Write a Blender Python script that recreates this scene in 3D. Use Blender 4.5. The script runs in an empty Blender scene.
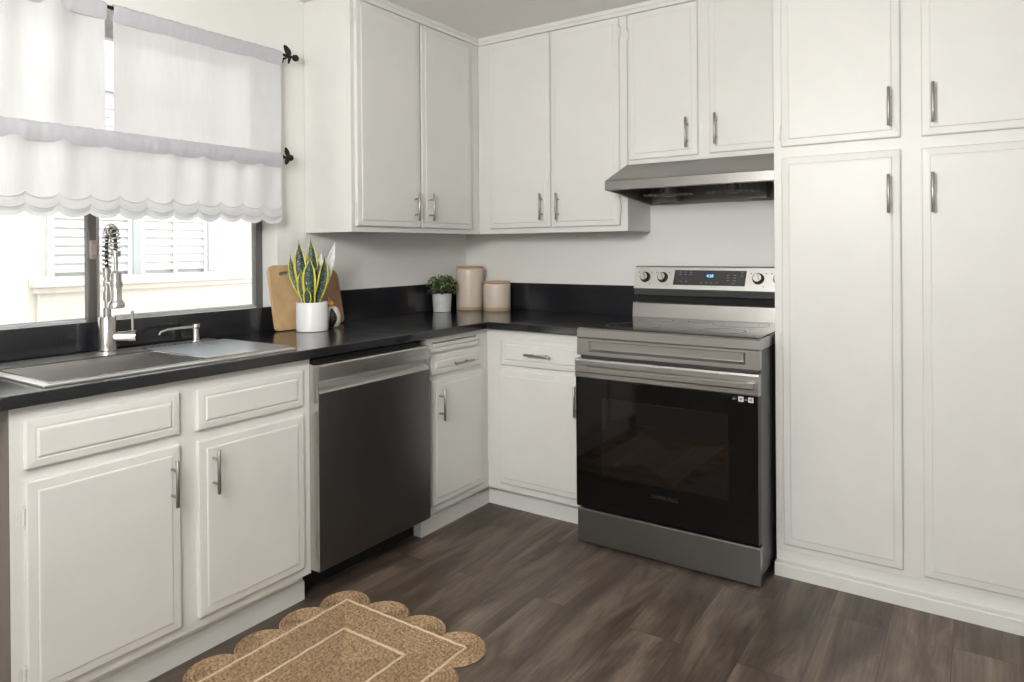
import bpy, bmesh, math, random
from mathutils import Vector, Matrix
random.seed(7)
D = bpy.data
SC = bpy.context.scene
COL = SC.collection

# ------------------------------------------------------------------ camera
cam_d = D.cameras.new('camera'); cam = D.objects.new('camera', cam_d); COL.objects.link(cam)
yaw, pitch, roll = 0.5954, -0.0026, -0.0078
r0 = Vector((math.cos(yaw), math.sin(yaw), 0)); f0 = Vector((-math.sin(yaw), math.cos(yaw), 0)); u0 = Vector((0, 0, 1))
fw = math.cos(pitch)*f0 + math.sin(pitch)*u0; up = -math.sin(pitch)*f0 + math.cos(pitch)*u0
rt = math.cos(roll)*r0 + math.sin(roll)*up; up = -math.sin(roll)*r0 + math.cos(roll)*up
m = Matrix((rt, up, -fw)).transposed().to_4x4(); m.translation = Vector((2.5967, -3.3311, 1.2617))
cam.matrix_world = m
cam_d.sensor_width = 36; cam_d.lens = 690.483/1024*36; cam_d.shift_y = -(341-250.7)/1024
cam_d.clip_start = 0.05
SC.camera = cam
# ------------------------------------------------------------------ world, lights, exposure
SC.view_settings.view_transform = 'Standard'
SC.view_settings.look = 'None'
SC.view_settings.gamma = 1.0
SC.view_settings.use_curve_mapping = False
SC.view_settings.exposure = 0.0
w = D.worlds.new('world'); SC.world = w; w.use_nodes = True
bg = w.node_tree.nodes['Background']; bg.inputs[0].default_value = (0.93, 0.97, 1.0, 1); bg.inputs[1].default_value = 6.2

def area(name, loc, target, sx, sy, power, color=(1, 1, 1), portal=False):
    l = D.lights.new(name, 'AREA'); l.shape = 'RECTANGLE'; l.size = sx; l.size_y = sy; l.energy = power; l.color = color
    if portal: l.cycles.is_portal = True
    o = D.objects.new(name, l); COL.objects.link(o); o.location = loc
    o.rotation_euler = (Vector(target) - Vector(loc)).to_track_quat('-Z', 'Y').to_euler()
    return o
area('window_portal', (-0.14, -2.1, 1.55), (1, -2.1, 1.55), 1.5, 1.1, 1, portal=True)
area('rear_fill_light', (3.2, -6.1, 1.6), (2.0, 0, 1.4), 1.2, 1.1, 8, (1.0, 0.985, 0.96))  # added fill from behind the camera, set in the unseen rear opening
area('ceiling_bounce_fill', (1.9, -3.6, 1.85), (1.7, -2.2, 2.41), .5, .5, 42, (1.0, 0.985, 0.955))  # added fill aimed at the ceiling for bounce, no fixture in the room
pl = D.lights.new('room_fill_light', 'POINT'); pl.energy = 43; pl.shadow_soft_size = 0.28; pl.color = (1.0, 0.985, 0.96)
plo = D.objects.new('room_fill_light', pl); COL.objects.link(plo); plo.location = (1.5, -4.0, 1.85)  # added point light behind the camera, brightens cabinet fronts and ceiling

# ------------------------------------------------------------------ materials
def new_mat(name):
    m_ = D.materials.new(name); m_.use_nodes = True
    nt = m_.node_tree
    return m_, nt, nt.nodes['Principled BSDF']
def N(nt, t, **kw):
    n = nt.nodes.new(t)
    for k, v in kw.items():
        if k in n.inputs.keys(): n.inputs[k].default_value = v
        else: setattr(n, k, v)
    return n
def coords(nt, scale=(1, 1, 1), rot=(0, 0, 0)):
    g = N(nt, 'ShaderNodeNewGeometry'); mp = N(nt, 'ShaderNodeMapping')
    mp.inputs['Scale'].default_value = scale; mp.inputs['Rotation'].default_value = rot
    nt.links.new(g.outputs['Position'], mp.inputs['Vector'])
    return mp.outputs['Vector']
def ramp(nt, fac, stops):
    r = N(nt, 'ShaderNodeValToRGB')
    els = r.color_ramp.elements
    while len(els) < len(stops): els.new(0.5)
    for e, (p, c) in zip(els, stops): e.position = p; e.color = (*c, 1)
    nt.links.new(fac, r.inputs['Fac'])
    return r.outputs['Color']
def bump(nt, b, height, strength, dist=0.002):
    bn = N(nt, 'ShaderNodeBump'); bn.inputs['Strength'].default_value = strength; bn.inputs['Distance'].default_value = dist
    nt.links.new(height, bn.inputs['Height']); nt.links.new(bn.outputs['Normal'], b.inputs['Normal'])
def simple(name, col, rough=0.5, metal=0.0, noise=0.0, nscale=40, bumpS=0.0, coat=0.0, spec=None):
    m_, nt, b = new_mat(name)
    b.inputs['Roughness'].default_value = rough; b.inputs['Metallic'].default_value = metal
    b.inputs['Coat Weight'].default_value = coat
    if spec is not None: b.inputs['Specular IOR Level'].default_value = spec
    n = N(nt, 'ShaderNodeTexNoise'); n.inputs['Scale'].default_value = nscale; n.inputs['Detail'].default_value = 4
    nt.links.new(coords(nt), n.inputs['Vector'])
    c0 = tuple(c*(1-noise) for c in col); c1 = tuple(min(1, c*(1+noise)) for c in col)
    nt.links.new(ramp(nt, n.outputs['Fac'], [(0.3, c0), (0.7, c1)]), b.inputs['Base Color'])
    if bumpS: bump(nt, b, n.outputs['Fac'], bumpS)
    return m_
def steel(name, col, rough, axis, stretch=1.0):
    """brushed stainless: fine streaks along the given axis"""
    m_, nt, b = new_mat(name)
    b.inputs['Metallic'].default_value = 1.0
    sc = {'x': (6, 900, 900), 'y': (900, 6, 900), 'z': (900, 900, 6)}[axis]
    n = N(nt, 'ShaderNodeTexNoise'); n.inputs['Scale'].default_value = 1.0; n.inputs['Detail'].default_value = 3
    nt.links.new(coords(nt, sc), n.inputs['Vector'])
    nt.links.new(ramp(nt, n.outputs['Fac'], [(0.3, tuple(c*0.96 for c in col)), (0.7, tuple(min(1, c*1.03) for c in col))]), b.inputs['Base Color'])
    mr = N(nt, 'ShaderNodeMapRange'); mr.inputs['To Min'].default_value = rough*0.94; mr.inputs['To Max'].default_value = rough*1.08
    nt.links.new(n.outputs['Fac'], mr.inputs['Value']); nt.links.new(mr.outputs['Result'], b.inputs['Roughness'])
    bump(nt, b, n.outputs['Fac'], 0.02, 0.0003)
    return m_
M = {}
M['paint'] = simple('white_cabinet_paint', (0.765, 0.758, 0.727), 0.38, noise=0.015, nscale=9, bumpS=0.03)
M['paint_inner'] = simple('cabinet_inside', (0.62, 0.58, 0.5), 0.6, noise=0.03)
def wall_mat():
    m_, nt, b = new_mat('wall_paint'); b.inputs['Roughness'].default_value = 0.6
    n = N(nt, 'ShaderNodeTexNoise'); n.inputs['Scale'].default_value = 55; n.inputs['Detail'].default_value = 5
    nt.links.new(coords(nt), n.inputs['Vector'])
    n2 = N(nt, 'ShaderNodeTexNoise'); n2.inputs['Scale'].default_value = 2.0
    nt.links.new(coords(nt), n2.inputs['Vector'])
    nt.links.new(ramp(nt, n2.outputs['Fac'], [(0.3, (0.85, 0.845, 0.81)), (0.7, (0.87, 0.865, 0.83))]), b.inputs['Base Color'])
    bump(nt, b, n.outputs['Fac'], 0.35, 0.003)
    return m_
M['wall'] = wall_mat()
M['ceiling'] = simple('ceiling_paint', (0.84, 0.83, 0.80), 0.75, noise=0.01, nscale=60, bumpS=0.2)
M['exterior'] = simple('exterior_stucco', (0.60, 0.565, 0.52), 0.8, noise=0.03, nscale=6, bumpS=0.2)
M['exterior_trim'] = simple('exterior_trim', (0.52, 0.47, 0.42), 0.7, noise=0.03, nscale=8)
M['shutter'] = simple('shutter_white', (0.52, 0.52, 0.51), 0.6)
M['shutter_frame'] = simple('shutter_frame_grey', (0.33, 0.335, 0.34), 0.6)
M['gravel'] = simple('gravel', (0.62, 0.6, 0.56), 0.9, noise=0.2, nscale=60, bumpS=0.5)

def floor_mat():
    m_, nt, b = new_mat('vinyl_plank_floor')
    # swap so that the brick's long axis runs along world y
    v = coords(nt, (1, 1, 1), (0, 0, math.radians(90)))
    br = N(nt, 'ShaderNodeTexBrick'); br.offset = 0.37
    br.inputs['Scale'].default_value = 1.0; br.inputs['Brick Width'].default_value = 1.22; br.inputs['Row Height'].default_value = 0.18
    br.inputs['Mortar Size'].default_value = 0.0012; br.inputs['Mortar Smooth'].default_value = 0.3
    br.inputs['Color1'].default_value = (0, 0, 0, 1); br.inputs['Color2'].default_value = (1, 1, 1, 1); br.inputs['Mortar'].default_value = (0.5, 0.5, 0.5, 1)
    nt.links.new(v, br.inputs['Vector'])
    # shift the grain per plank
    g = N(nt, 'ShaderNodeNewGeometry')
    sep = N(nt, 'ShaderNodeSeparateColor'); nt.links.new(br.outputs['Color'], sep.inputs[0])
    mul = N(nt, 'ShaderNodeMath', operation='MULTIPLY'); mul.inputs[1].default_value = 13.0; nt.links.new(sep.outputs[0], mul.inputs[0])
    cmb = N(nt, 'ShaderNodeCombineXYZ'); nt.links.new(mul.outputs[0], cmb.inputs[0]); nt.links.new(mul.outputs[0], cmb.inputs[1])
    add = N(nt, 'ShaderNodeVectorMath', operation='ADD'); nt.links.new(g.outputs['Position'], add.inputs[0]); nt.links.new(cmb.outputs[0], add.inputs[1])
    mp = N(nt, 'ShaderNodeMapping'); mp.inputs['Scale'].default_value = (9, 1.5, 1); nt.links.new(add.outputs[0], mp.inputs['Vector'])
    n1 = N(nt, 'ShaderNodeTexNoise'); n1.inputs['Scale'].default_value = 1.0; n1.inputs['Detail'].default_value = 6; n1.inputs['Roughness'].default_value = 0.62; n1.inputs['Distortion'].default_value = 0.9
    nt.links.new(mp.outputs[0], n1.inputs['Vector'])
    mp2 = N(nt, 'ShaderNodeMapping'); mp2.inputs['Scale'].default_value = (120, 5, 1); nt.links.new(add.outputs[0], mp2.inputs['Vector'])
    n2 = N(nt, 'ShaderNodeTexNoise'); n2.inputs['Scale'].default_value = 1.0; n2.inputs['Detail'].default_value = 4
    nt.links.new(mp2.outputs[0], n2.inputs['Vector'])
    c = ramp(nt, n1.outputs['Fac'], [(0.30, (0.050, 0.034, 0.026)), (0.5, (0.120, 0.088, 0.068)), (0.70, (0.235, 0.182, 0.142))])
    c2 = ramp(nt, n2.outputs['Fac'], [(0.3, (0.74, 0.74, 0.74)), (0.7, (1.12, 1.12, 1.12))])
    mx = N(nt, 'ShaderNodeMix', data_type='RGBA', blend_type='MULTIPLY'); mx.inputs[0].default_value = 1.0
    nt.links.new(c, mx.inputs[6]); nt.links.new(c2, mx.inputs[7])
    c3 = ramp(nt, sep.outputs[0], [(0.0, (0.82, 0.82, 0.82)), (1.0, (1.10, 1.10, 1.09))])
    mx2 = N(nt, 'ShaderNodeMix', data_type='RGBA', blend_type='MULTIPLY'); mx2.inputs[0].default_value = 1.0
    nt.links.new(mx.outputs[2], mx2.inputs[6]); nt.links.new(c3, mx2.inputs[7])
    mx3 = N(nt, 'ShaderNodeMix', data_type='RGBA'); nt.links.new(br.outputs['Fac'], mx3.inputs[0])
    nt.links.new(mx2.outputs[2], mx3.inputs[6]); mx3.inputs[7].default_value = (0.05, 0.038, 0.03, 1)
    nt.links.new(mx3.outputs[2], b.inputs['Base Color'])
    b.inputs['Roughness'].default_value = 0.42
    bump(nt, b, n2.outputs['Fac'], 0.15, 0.001)
    return m_
M['floor'] = floor_mat()

def granite():
    m_, nt, b = new_mat('black_granite'); b.inputs['Specular IOR Level'].default_value = 0.75
    n = N(nt, 'ShaderNodeTexNoise'); n.inputs['Scale'].default_value = 420; n.inputs['Detail'].default_value = 2
    nt.links.new(coords(nt), n.inputs['Vector'])
    nt.links.new(ramp(nt, n.outputs['Fac'], [(0.3, (0.008, 0.008, 0.010)), (0.62, (0.014, 0.014, 0.018)), (0.74, (0.06, 0.062, 0.075))]), b.inputs['Base Color'])
    n2 = N(nt, 'ShaderNodeTexNoise'); n2.inputs['Scale'].default_value = 14; n2.inputs['Detail'].default_value = 3
    nt.links.new(coords(nt), n2.inputs['Vector'])
    mr = N(nt, 'ShaderNodeMapRange'); mr.inputs['To Min'].default_value = 0.13; mr.inputs['To Max'].default_value = 0.20
    nt.links.new(n2.outputs['Fac'], mr.inputs['Value']); nt.links.new(mr.outputs[0], b.inputs['Roughness'])
    bump(nt, b, n2.outputs['Fac'], 0.05, 0.002)
    return m_
M['granite'] = granite()
M['steel_x'] = steel('stainless_brushed_x', (0.46, 0.45, 0.43), 0.30, 'x')
M['steel_y'] = steel('stainless_brushed_y', (0.56, 0.55, 0.53), 0.28, 'y')
M['steel_z'] = steel('stainless_brushed_z', (0.60, 0.59, 0.57), 0.25, 'z')
M['steel_dark'] = steel('dark_stainless', (0.215, 0.213, 0.215), 0.30, 'z')
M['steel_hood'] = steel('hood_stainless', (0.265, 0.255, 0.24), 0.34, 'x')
M['steel_sink'] = steel('sink_stainless', (0.80, 0.79, 0.78), 0.36, 'y')
M['nickel'] = simple('brushed_nickel', (0.40, 0.38, 0.35), 0.38, 1.0)
M['chrome'] = simple('polished_steel', (0.68, 0.67, 0.65), 0.16, 1.0)
M['hood_inside'] = simple('hood_inside_steel', (0.22, 0.21, 0.195), 0.45, 1.0)
M['black_glass'] = simple('black_glass', (0.003, 0.003, 0.003), 0.05, spec=0.35)
M['cooktop_glass'] = simple('cooktop_glass', (0.016, 0.016, 0.017), 0.13, spec=0.35)
M['oven_window'] = simple('oven_window_glass', (0.006, 0.005, 0.005), 0.05)
M['panel_grey'] = simple('control_panel_glass', (0.045, 0.045, 0.048), 0.2)
M['black'] = simple('black_plastic', (0.012, 0.012, 0.013), 0.45)
M['black_matte'] = simple('black_matte', (0.006, 0.006, 0.006), 0.8)
M['grey_side'] = simple('dark_painted_side', (0.06, 0.06, 0.062), 0.35)
M['ring_grey'] = simple('burner_ring_print', (0.13, 0.13, 0.13), 0.3)
M['iron'] = simple('black_iron', (0.015, 0.012, 0.011), 0.4, 0.4)
M['white_pot'] = simple('white_ceramic', (0.85, 0.85, 0.85), 0.35)
M['grey_pot'] = simple('pale_grey_pot', (0.62, 0.63, 0.64), 0.5, noise=0.05)
M['canister'] = simple('cream_glaze', (0.72, 0.62, 0.53), 0.22, noise=0.02)
M['clay'] = simple('bare_clay', (0.50, 0.38, 0.24), 0.7, noise=0.06)
M['lid_wood'] = simple('lid_wood', (0.56, 0.34, 0.19), 0.55, noise=0.1, nscale=30)
M['soil'] = simple('soil', (0.03, 0.02, 0.015), 0.9, noise=0.4)
M['taupe'] = simple('taupe_panel', (0.20, 0.165, 0.145), 0.6)
M['alum'] = simple('dark_window_frame', (0.16, 0.155, 0.15), 0.4, 0.6)
M['alum_light'] = simple('light_window_frame', (0.68, 0.68, 0.68), 0.4, 0.3)
M['print_white'] = simple('printed_white', (0.75, 0.75, 0.75), 0.5)
M['print_grey'] = simple('printed_grey', (0.22, 0.22, 0.22), 0.5)
M['logo_grey'] = simple('logo_grey', (0.03, 0.03, 0.031), 0.4)
M['bird_white'] = simple('bird_white', (0.78, 0.74, 0.66), 0.4, noise=0.04)
M['bird_black'] = simple('bird_black', (0.012, 0.013, 0.02), 0.3)
M['bird_orange'] = simple('bird_orange', (0.70, 0.36, 0.05), 0.4)
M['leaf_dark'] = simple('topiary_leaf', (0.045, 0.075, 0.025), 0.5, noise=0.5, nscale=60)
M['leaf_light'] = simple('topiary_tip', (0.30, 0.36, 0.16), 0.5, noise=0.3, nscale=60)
M['sparkle'] = simple('clear_ornament', (0.9, 0.92, 0.95), 0.1)
M['sticker'] = simple('sticker_white', (0.7, 0.7, 0.7), 0.5)
M['rubber'] = simple('brown_latch', (0.33, 0.27, 0.25), 0.4, 0.3)

def led():
    m_, nt, b = new_mat('blue_led')
    b.inputs['Base Color'].default_value = (0.02, 0.1, 0.3, 1)
    b.inputs['Emission Color'].default_value = (0.18, 0.50, 1.0, 1); b.inputs['Emission Strength'].default_value = 3.0
    return m_
M['led'] = led()
def wood(name, axis, a, b2):
    m_, nt, b = new_mat(name); b.inputs['Roughness'].default_value = 0.5
    sc = {'z': (60, 14, 1.6), 'y': (60, 1.6, 30)}[axis]
    n = N(nt, 'ShaderNodeTexNoise'); n.inputs['Scale'].default_value = 1; n.inputs['Detail'].default_value = 5; n.inputs['Distortion'].default_value = 0.4
    nt.links.new(coords(nt, sc), n.inputs['Vector'])
    nt.links.new(ramp(nt, n.outputs['Fac'], [(0.25, a), (0.75, b2)]), b.inputs['Base Color'])
    return m_
M['bamboo'] = wood('bamboo', 'z', (0.50, 0.32, 0.155), (0.66, 0.46, 0.25))
M['walnut'] = wood('brown_board_wood', 'z', (0.33, 0.19, 0.10), (0.45, 0.28, 0.15))
def glass():
    m_ = D.materials.new('window_glass'); m_.use_nodes = True; nt = m_.node_tree; nt.nodes.clear()
    out = N(nt, 'ShaderNodeOutputMaterial'); tr = N(nt, 'ShaderNodeBsdfTransparent'); gl = N(nt, 'ShaderNodeBsdfGlossy')
    gl.inputs['Roughness'].default_value = 0.02; tr.inputs['Color'].default_value = (0.97, 0.98, 0.98, 1)
    fr = N(nt, 'ShaderNodeFresnel'); fr.inputs['IOR'].default_value = 1.45; mx = N(nt, 'ShaderNodeMixShader')
    nt.links.new(fr.outputs[0], mx.inputs[0]); nt.links.new(tr.outputs[0], mx.inputs[1]); nt.links.new(gl.outputs[0], mx.inputs[2]); nt.links.new(mx.outputs[0], out.inputs[0])
    return m_
M['glass'] = glass()
def cloth(name, col, trans, opac):
    m_ = D.materials.new(name); m_.use_nodes = True; nt = m_.node_tree; nt.nodes.clear()
    out = N(nt, 'ShaderNodeOutputMaterial'); df = N(nt, 'ShaderNodeBsdfDiffuse'); tl = N(nt, 'ShaderNodeBsdfTranslucent'); tp = N(nt, 'ShaderNodeBsdfTransparent')
    n = N(nt, 'ShaderNodeTexNoise'); n.inputs['Scale'].default_value = 1; n.inputs['Detail'].default_value = 4
    nt.links.new(coords(nt, (60, 60, 9)), n.inputs['Vector'])
    c = ramp(nt, n.outputs['Fac'], [(0.3, tuple(k*0.96 for k in col)), (0.7, col)])
    nt.links.new(c, df.inputs['Color']); nt.links.new(c, tl.inputs['Color'])
    mx = N(nt, 'ShaderNodeMixShader'); mx.inputs[0].default_value = trans
    nt.links.new(df.outputs[0], mx.inputs[1]); nt.links.new(tl.outputs[0], mx.inputs[2])
    mx2 = N(nt, 'ShaderNodeMixShader'); mx2.inputs[0].default_value = opac
    nt.links.new(tp.outputs[0], mx2.inputs[1]); nt.links.new(mx.outputs[0], mx2.inputs[2]); nt.links.new(mx2.outputs[0], out.inputs[0])
    return m_
M['curtain'] = cloth('sheer_white_cotton', (0.86, 0.86, 0.87), 0.27, 0.96)
M['curtain_shaded'] = cloth('gathered_cotton_shaded', (0.66, 0.66, 0.70), 0.10, 0.99)  # white cloth greyed: its lack of backlight is painted into the colour
def leaf_mat():
    m_, nt, b = new_mat('snake_plant_leaf'); b.inputs['Roughness'].default_value = 0.38
    uv = N(nt, 'ShaderNodeUVMap'); sp = N(nt, 'ShaderNodeSeparateXYZ'); nt.links.new(uv.outputs[0], sp.inputs[0])
    n = N(nt, 'ShaderNodeTexNoise'); n.inputs['Scale'].default_value = 1.0; n.inputs['Detail'].default_value = 4
    mp = N(nt, 'ShaderNodeMapping'); mp.inputs['Scale'].default_value = (5, 42, 1); nt.links.new(uv.outputs[0], mp.inputs['Vector']); nt.links.new(mp.outputs[0], n.inputs['Vector'])
    g = ramp(nt, n.outputs['Fac'], [(0.42, (0.006, 0.024, 0.022)), (0.55, (0.02, 0.06, 0.048)), (0.70, (0.28, 0.36, 0.31))])
    s1 = N(nt, 'ShaderNodeMath', operation='SUBTRACT'); nt.links.new(sp.outputs[0], s1.inputs[0]); s1.inputs[1].default_value = 0.5
    a = N(nt, 'ShaderNodeMath', operation='ABSOLUTE'); nt.links.new(s1.outputs[0], a.inputs[0])
    gt = N(nt, 'ShaderNodeMath', operation='GREATER_THAN'); nt.links.new(a.outputs[0], gt.inputs[0]); gt.inputs[1].default_value = 0.36
    mx = N(nt, 'ShaderNodeMix', data_type='RGBA'); nt.links.new(gt.outputs[0], mx.inputs[0]); nt.links.new(g, mx.inputs[6]); mx.inputs[7].default_value = (0.62, 0.55, 0.03, 1)
    nt.links.new(mx.outputs[2], b.inputs['Base Color'])
    return m_
M['snake'] = leaf_mat()
M['snake_pale'] = simple('pale_leaf', (0.80, 0.83, 0.78), 0.4, noise=0.25, nscale=50)
def jute(name, a, b2, c, scale):
    m_, nt, b = new_mat(name); b.inputs['Roughness'].default_value = 0.9
    n = N(nt, 'ShaderNodeTexNoise'); n.inputs['Scale'].default_value = scale; n.inputs['Detail'].default_value = 4; n.inputs['Roughness'].default_value = 0.7
    nt.links.new(coords(nt), n.inputs['Vector'])
    nt.links.new(ramp(nt, n.outputs['Fac'], [(0.36, a), (0.5, b2), (0.64, c)]), b.inputs['Base Color'])
    bump(nt, b, n.outputs['Fac'], 0.6, 0.003)
    return m_
M['jute'] = jute('jute_braid', (0.20, 0.115, 0.060), (0.38, 0.25, 0.145), (0.52, 0.38, 0.24), 95)
M['jute_cord'] = jute('pale_jute_cord', (0.62, 0.48, 0.32), (0.72, 0.58, 0.41), (0.8, 0.68, 0.5), 150)

# ------------------------------------------------------------------ helpers
WORLD = {}
def tag(o, label=None, cat=None, group=None, kind=None):
    if label: o['label'] = label
    if cat: o['category'] = cat
    if group: o['group'] = group
    if kind: o['kind'] = kind
    return o
def thing(name, loc, label, cat, group=None):
    o = D.objects.new(name, None); COL.objects.link(o); o.location = loc; o.empty_display_size = 0.05
    WORLD[o] = Vector(loc)
    return tag(o, label, cat, group)
def obj(name, bm, mat, parent=None, smooth=False, bevel=0.0, label=None, base=None, segs=2):
    off = WORLD[parent] if parent else (Vector(base) if base else Vector((0, 0, 0)))
    for v in bm.verts: v.co -= off
    bmesh.ops.recalc_face_normals(bm, faces=bm.faces)
    me = D.meshes.new(name); bm.to_mesh(me); bm.free()
    mats = mat if isinstance(mat, (list, tuple)) else [mat]
    for q in mats: me.materials.append(M[q] if isinstance(q, str) else q)
    if smooth:
        me.polygons.foreach_set('use_smooth', [True]*len(me.polygons))
        me.set_sharp_from_angle(angle=math.radians(40))
    o = D.objects.new(name, me); COL.objects.link(o)
    if parent: o.parent = parent; WORLD[o] = off
    else: o.location = off; WORLD[o] = off
    if bevel:
        md = o.modifiers.new('bevel', 'BEVEL'); md.width = bevel; md.segments = segs; md.limit_method = 'ANGLE'; md.angle_limit = math.radians(50)
    if label: o['label'] = label
    return o
def B(): return bmesh.new()
def box(bm, x0, x1, y0, y1, z0, z1, mi=0):
    vs = [bm.verts.new((x, y, z)) for x in (x0, x1) for y in (y0, y1) for z in (z0, z1)]
    for f in ((0, 1, 3, 2), (4, 6, 7, 5), (0, 4, 5, 1), (2, 3, 7, 6), (0, 2, 6, 4), (1, 5, 7, 3)):
        bm.faces.new([vs[i] for i in f]).material_index = mi
    return bm
def bx(*a): return box(B(), *a)
def frame_of(d):
    d = d.normalized(); a = Vector((0, 0, 1)) if abs(d.z) < 0.9 else Vector((1, 0, 0))
    u = d.cross(a).normalized(); return u, d.cross(u).normalized()
def tube(bm, pts, r, seg=10, cap=True, closed=False, mi=0):
    pts = [Vector(p) for p in pts]; n = len(pts); rings = []
    rr = r if isinstance(r, (list, tuple)) else [r]*n
    u = None
    for i, p in enumerate(pts):
        if closed: d = pts[(i+1) % n] - pts[i-1]
        else: d = pts[min(i+1, n-1)] - pts[max(i-1, 0)]
        d.normalize()
        if u is None: u, v = frame_of(d)
        else:
            u = (u - d*u.dot(d)).normalized(); v = d.cross(u)
        rings.append([bm.verts.new(p + rr[i]*(math.cos(2*math.pi*k/seg)*u + math.sin(2*math.pi*k/seg)*v)) for k in range(seg)])
    for i in range(n if closed else n-1):
        a, b = rings[i], rings[(i+1) % n]
        for k in range(seg): bm.faces.new((a[k], a[(k+1) % seg], b[(k+1) % seg], b[k])).material_index = mi
    if cap and not closed:
        bm.faces.new(rings[0]).material_index = mi; bm.faces.new(rings[-1]).material_index = mi
    return bm
def cyl(bm, a, b, r, seg=20, mi=0): return tube(bm, [a, b], r, seg, mi=mi)
def lathe(bm, c, prof, seg=40, mi=0, ax=Vector((0, 0, 1))):
    """prof = [(r, h)...] along ax from c"""
    c = Vector(c); ax = ax.normalized(); u, v = frame_of(ax); rings = []
    for r, h in prof:
        if r < 1e-6: rings.append([bm.verts.new(c + ax*h)])
        else: rings.append([bm.verts.new(c + ax*h + r*(math.cos(2*math.pi*k/seg)*u + math.sin(2*math.pi*k/seg)*v)) for k in range(seg)])
    for a, b in zip(rings, rings[1:]):
        for k in range(seg):
            k2 = (k+1) % seg
            if len(a) == 1 and len(b) == 1: continue
            if len(a) == 1: f = (a[0], b[k], b[k2])
            elif len(b) == 1: f = (a[k], a[k2], b[0])
            else: f = (a[k], a[k2], b[k2], b[k])
            bm.faces.new(f).material_index = mi
    for e in (rings[0], rings[-1]):
        if len(e) > 1: bm.faces.new(e).material_index = mi
    return bm
def prism(bm, poly, a0, a1, mp, mi=0):
    """closed polygon (p, q) extruded along a; mp(p, q, a) -> xyz"""
    A = [bm.verts.new(mp(p, q, a0)) for p, q in poly]; Bv = [bm.verts.new(mp(p, q, a1)) for p, q in poly]; n = len(poly)
    for i in range(n): bm.faces.new((A[i], A[(i+1) % n], Bv[(i+1) % n], Bv[i])).material_index = mi
    bm.faces.new(A).material_index = mi; bm.faces.new(Bv).material_index = mi
    return bm
def rings(bm, u0, u1, v0, v1, prof, mp):
    """concentric rectangles (inset, height): a raised panel"""
    L = []
    for ins, h in prof:
        L.append([bm.verts.new(mp(*q)) for q in ((u0+ins, v0+ins, h), (u1-ins, v0+ins, h), (u1-ins, v1-ins, h), (u0+ins, v1-ins, h))])
    for a, b in zip(L, L[1:]):
        for k in range(4): bm.faces.new((a[k], a[(k+1) % 4], b[(k+1) % 4], b[k]))
    bm.faces.new(L[0]); bm.faces.new(L[-1])
    return bm
DOOR = [(0, 0), (0, .011), (.004, .0145), (.024, .0160), (.0255, .0153), (.029, .0185), (.034, .019)]
DRAWER = [(0, 0), (0, .010), (.004, .0135), (.022, .0155), (.0235, .0140), (.0265, .0140), (.0300, .0185), (.034, .019)]
SLAB = [(0, 0), (0, .012), (.003, .016), (.008, .018)]
def MX(x0): return lambda u, v, n: (x0+n, u, v)      # on a face looking along +x, u = y
def MY(y0): return lambda u, v, n: (u, y0-n, v)      # on a face looking along -y, u = x
def bar_handle(parent, mp, u, v, vertical=True, L=0.136, n0=0.018, r=0.0055, mat='nickel'):
    bm = B(); h = L/2; st = 0.050+n0-0.018
    P = (lambda t, n: Vector(mp(u, v+t, n))) if vertical else (lambda t, n: Vector(mp(u+t, v, n)))
    tube(bm, [P(-h, st), P(-h+.001, st), P(h-.001, st), P(h, st)], [r*.85, r, r, r*.85], 14)
    for s in (-1, 1): cyl(bm, P(s*0.038, n0-.001), P(s*0.038, st), 0.0042, 10)
    return obj('handle', bm, mat, parent, smooth=True)
def hinge(parent, mp, u, v, side):
    bm = B()
    c = Vector(mp(u, v-.022, .010)); e = Vector(mp(u, v+.022, .010))
    tube(bm, [c, e], .004, 10)
    q = [mp(u, v-.02, .002), mp(u+side*.012, v-.02, .002), mp(u+side*.012, v+.02, .002), mp(u, v+.02, .002)]
    q2 = [mp(u, v-.02, .0), mp(u+side*.012, v-.02, .0), mp(u+side*.012, v+.02, .0), mp(u, v+.02, .0)]
    a = [bm.verts.new(p) for p in q]; b = [bm.verts.new(p) for p in q2]
    bm.faces.new(a); bm.faces.new(b)
    for k in range(4): bm.faces.new((a[k], a[(k+1) % 4], b[(k+1) % 4], b[k]))
    for t in (-.028, .028):
        lathe(bm, mp(u, v+t, .010), [(0, -.003), (.003, -.001), (.003, .001), (0, .003)], 8)
    return obj('hinge', bm, 'paint', parent, smooth=True)
def door(parent, mp, u0, u1, v0, v1, prof=DOOR, name='door', hnd=None, hinges=(), hmat='nickel'):
    d = obj(name, rings(B(), u0, u1, v0, v1, prof, mp), 'paint', parent, bevel=0.0012)
    if hnd: bar_handle(d, mp, *hnd, mat=hmat)
    for (hu, hv, s) in hinges: hinge(d, mp, hu, hv, s)
    return d
def face_frame(bm, mp, us, vs, holes, th=0.019):
    """grid face frame: us, vs cut lines, holes = set of (i, j) cells left open"""
    for i in range(len(us)-1):
        for j in range(len(vs)-1):
            if (i, j) in holes: continue
            a = [Vector(mp(u, v, n)) for n in (-th, 0) for (u, v) in ((us[i], vs[j]), (us[i+1], vs[j+1]))]
            xs = [p.x for p in a]; ys = [p.y for p in a]; zs = [p.z for p in a]
            box(bm, min(xs), max(xs), min(ys), max(ys), min(zs), max(zs))
    bmesh.ops.remove_doubles(bm, verts=bm.verts, dist=1e-5)
    # drop the inner walls where two cells touch
    seen = {}
    for f in bm.faces:
        k = tuple(sorted(v.index for v in f.verts)) if False else frozenset(f.verts); seen.setdefault(k, []).append(f)
    bmesh.ops.delete(bm, geom=[f for l in seen.values() if len(l) > 1 for f in l], context='FACES_ONLY')
    return bm
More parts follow.
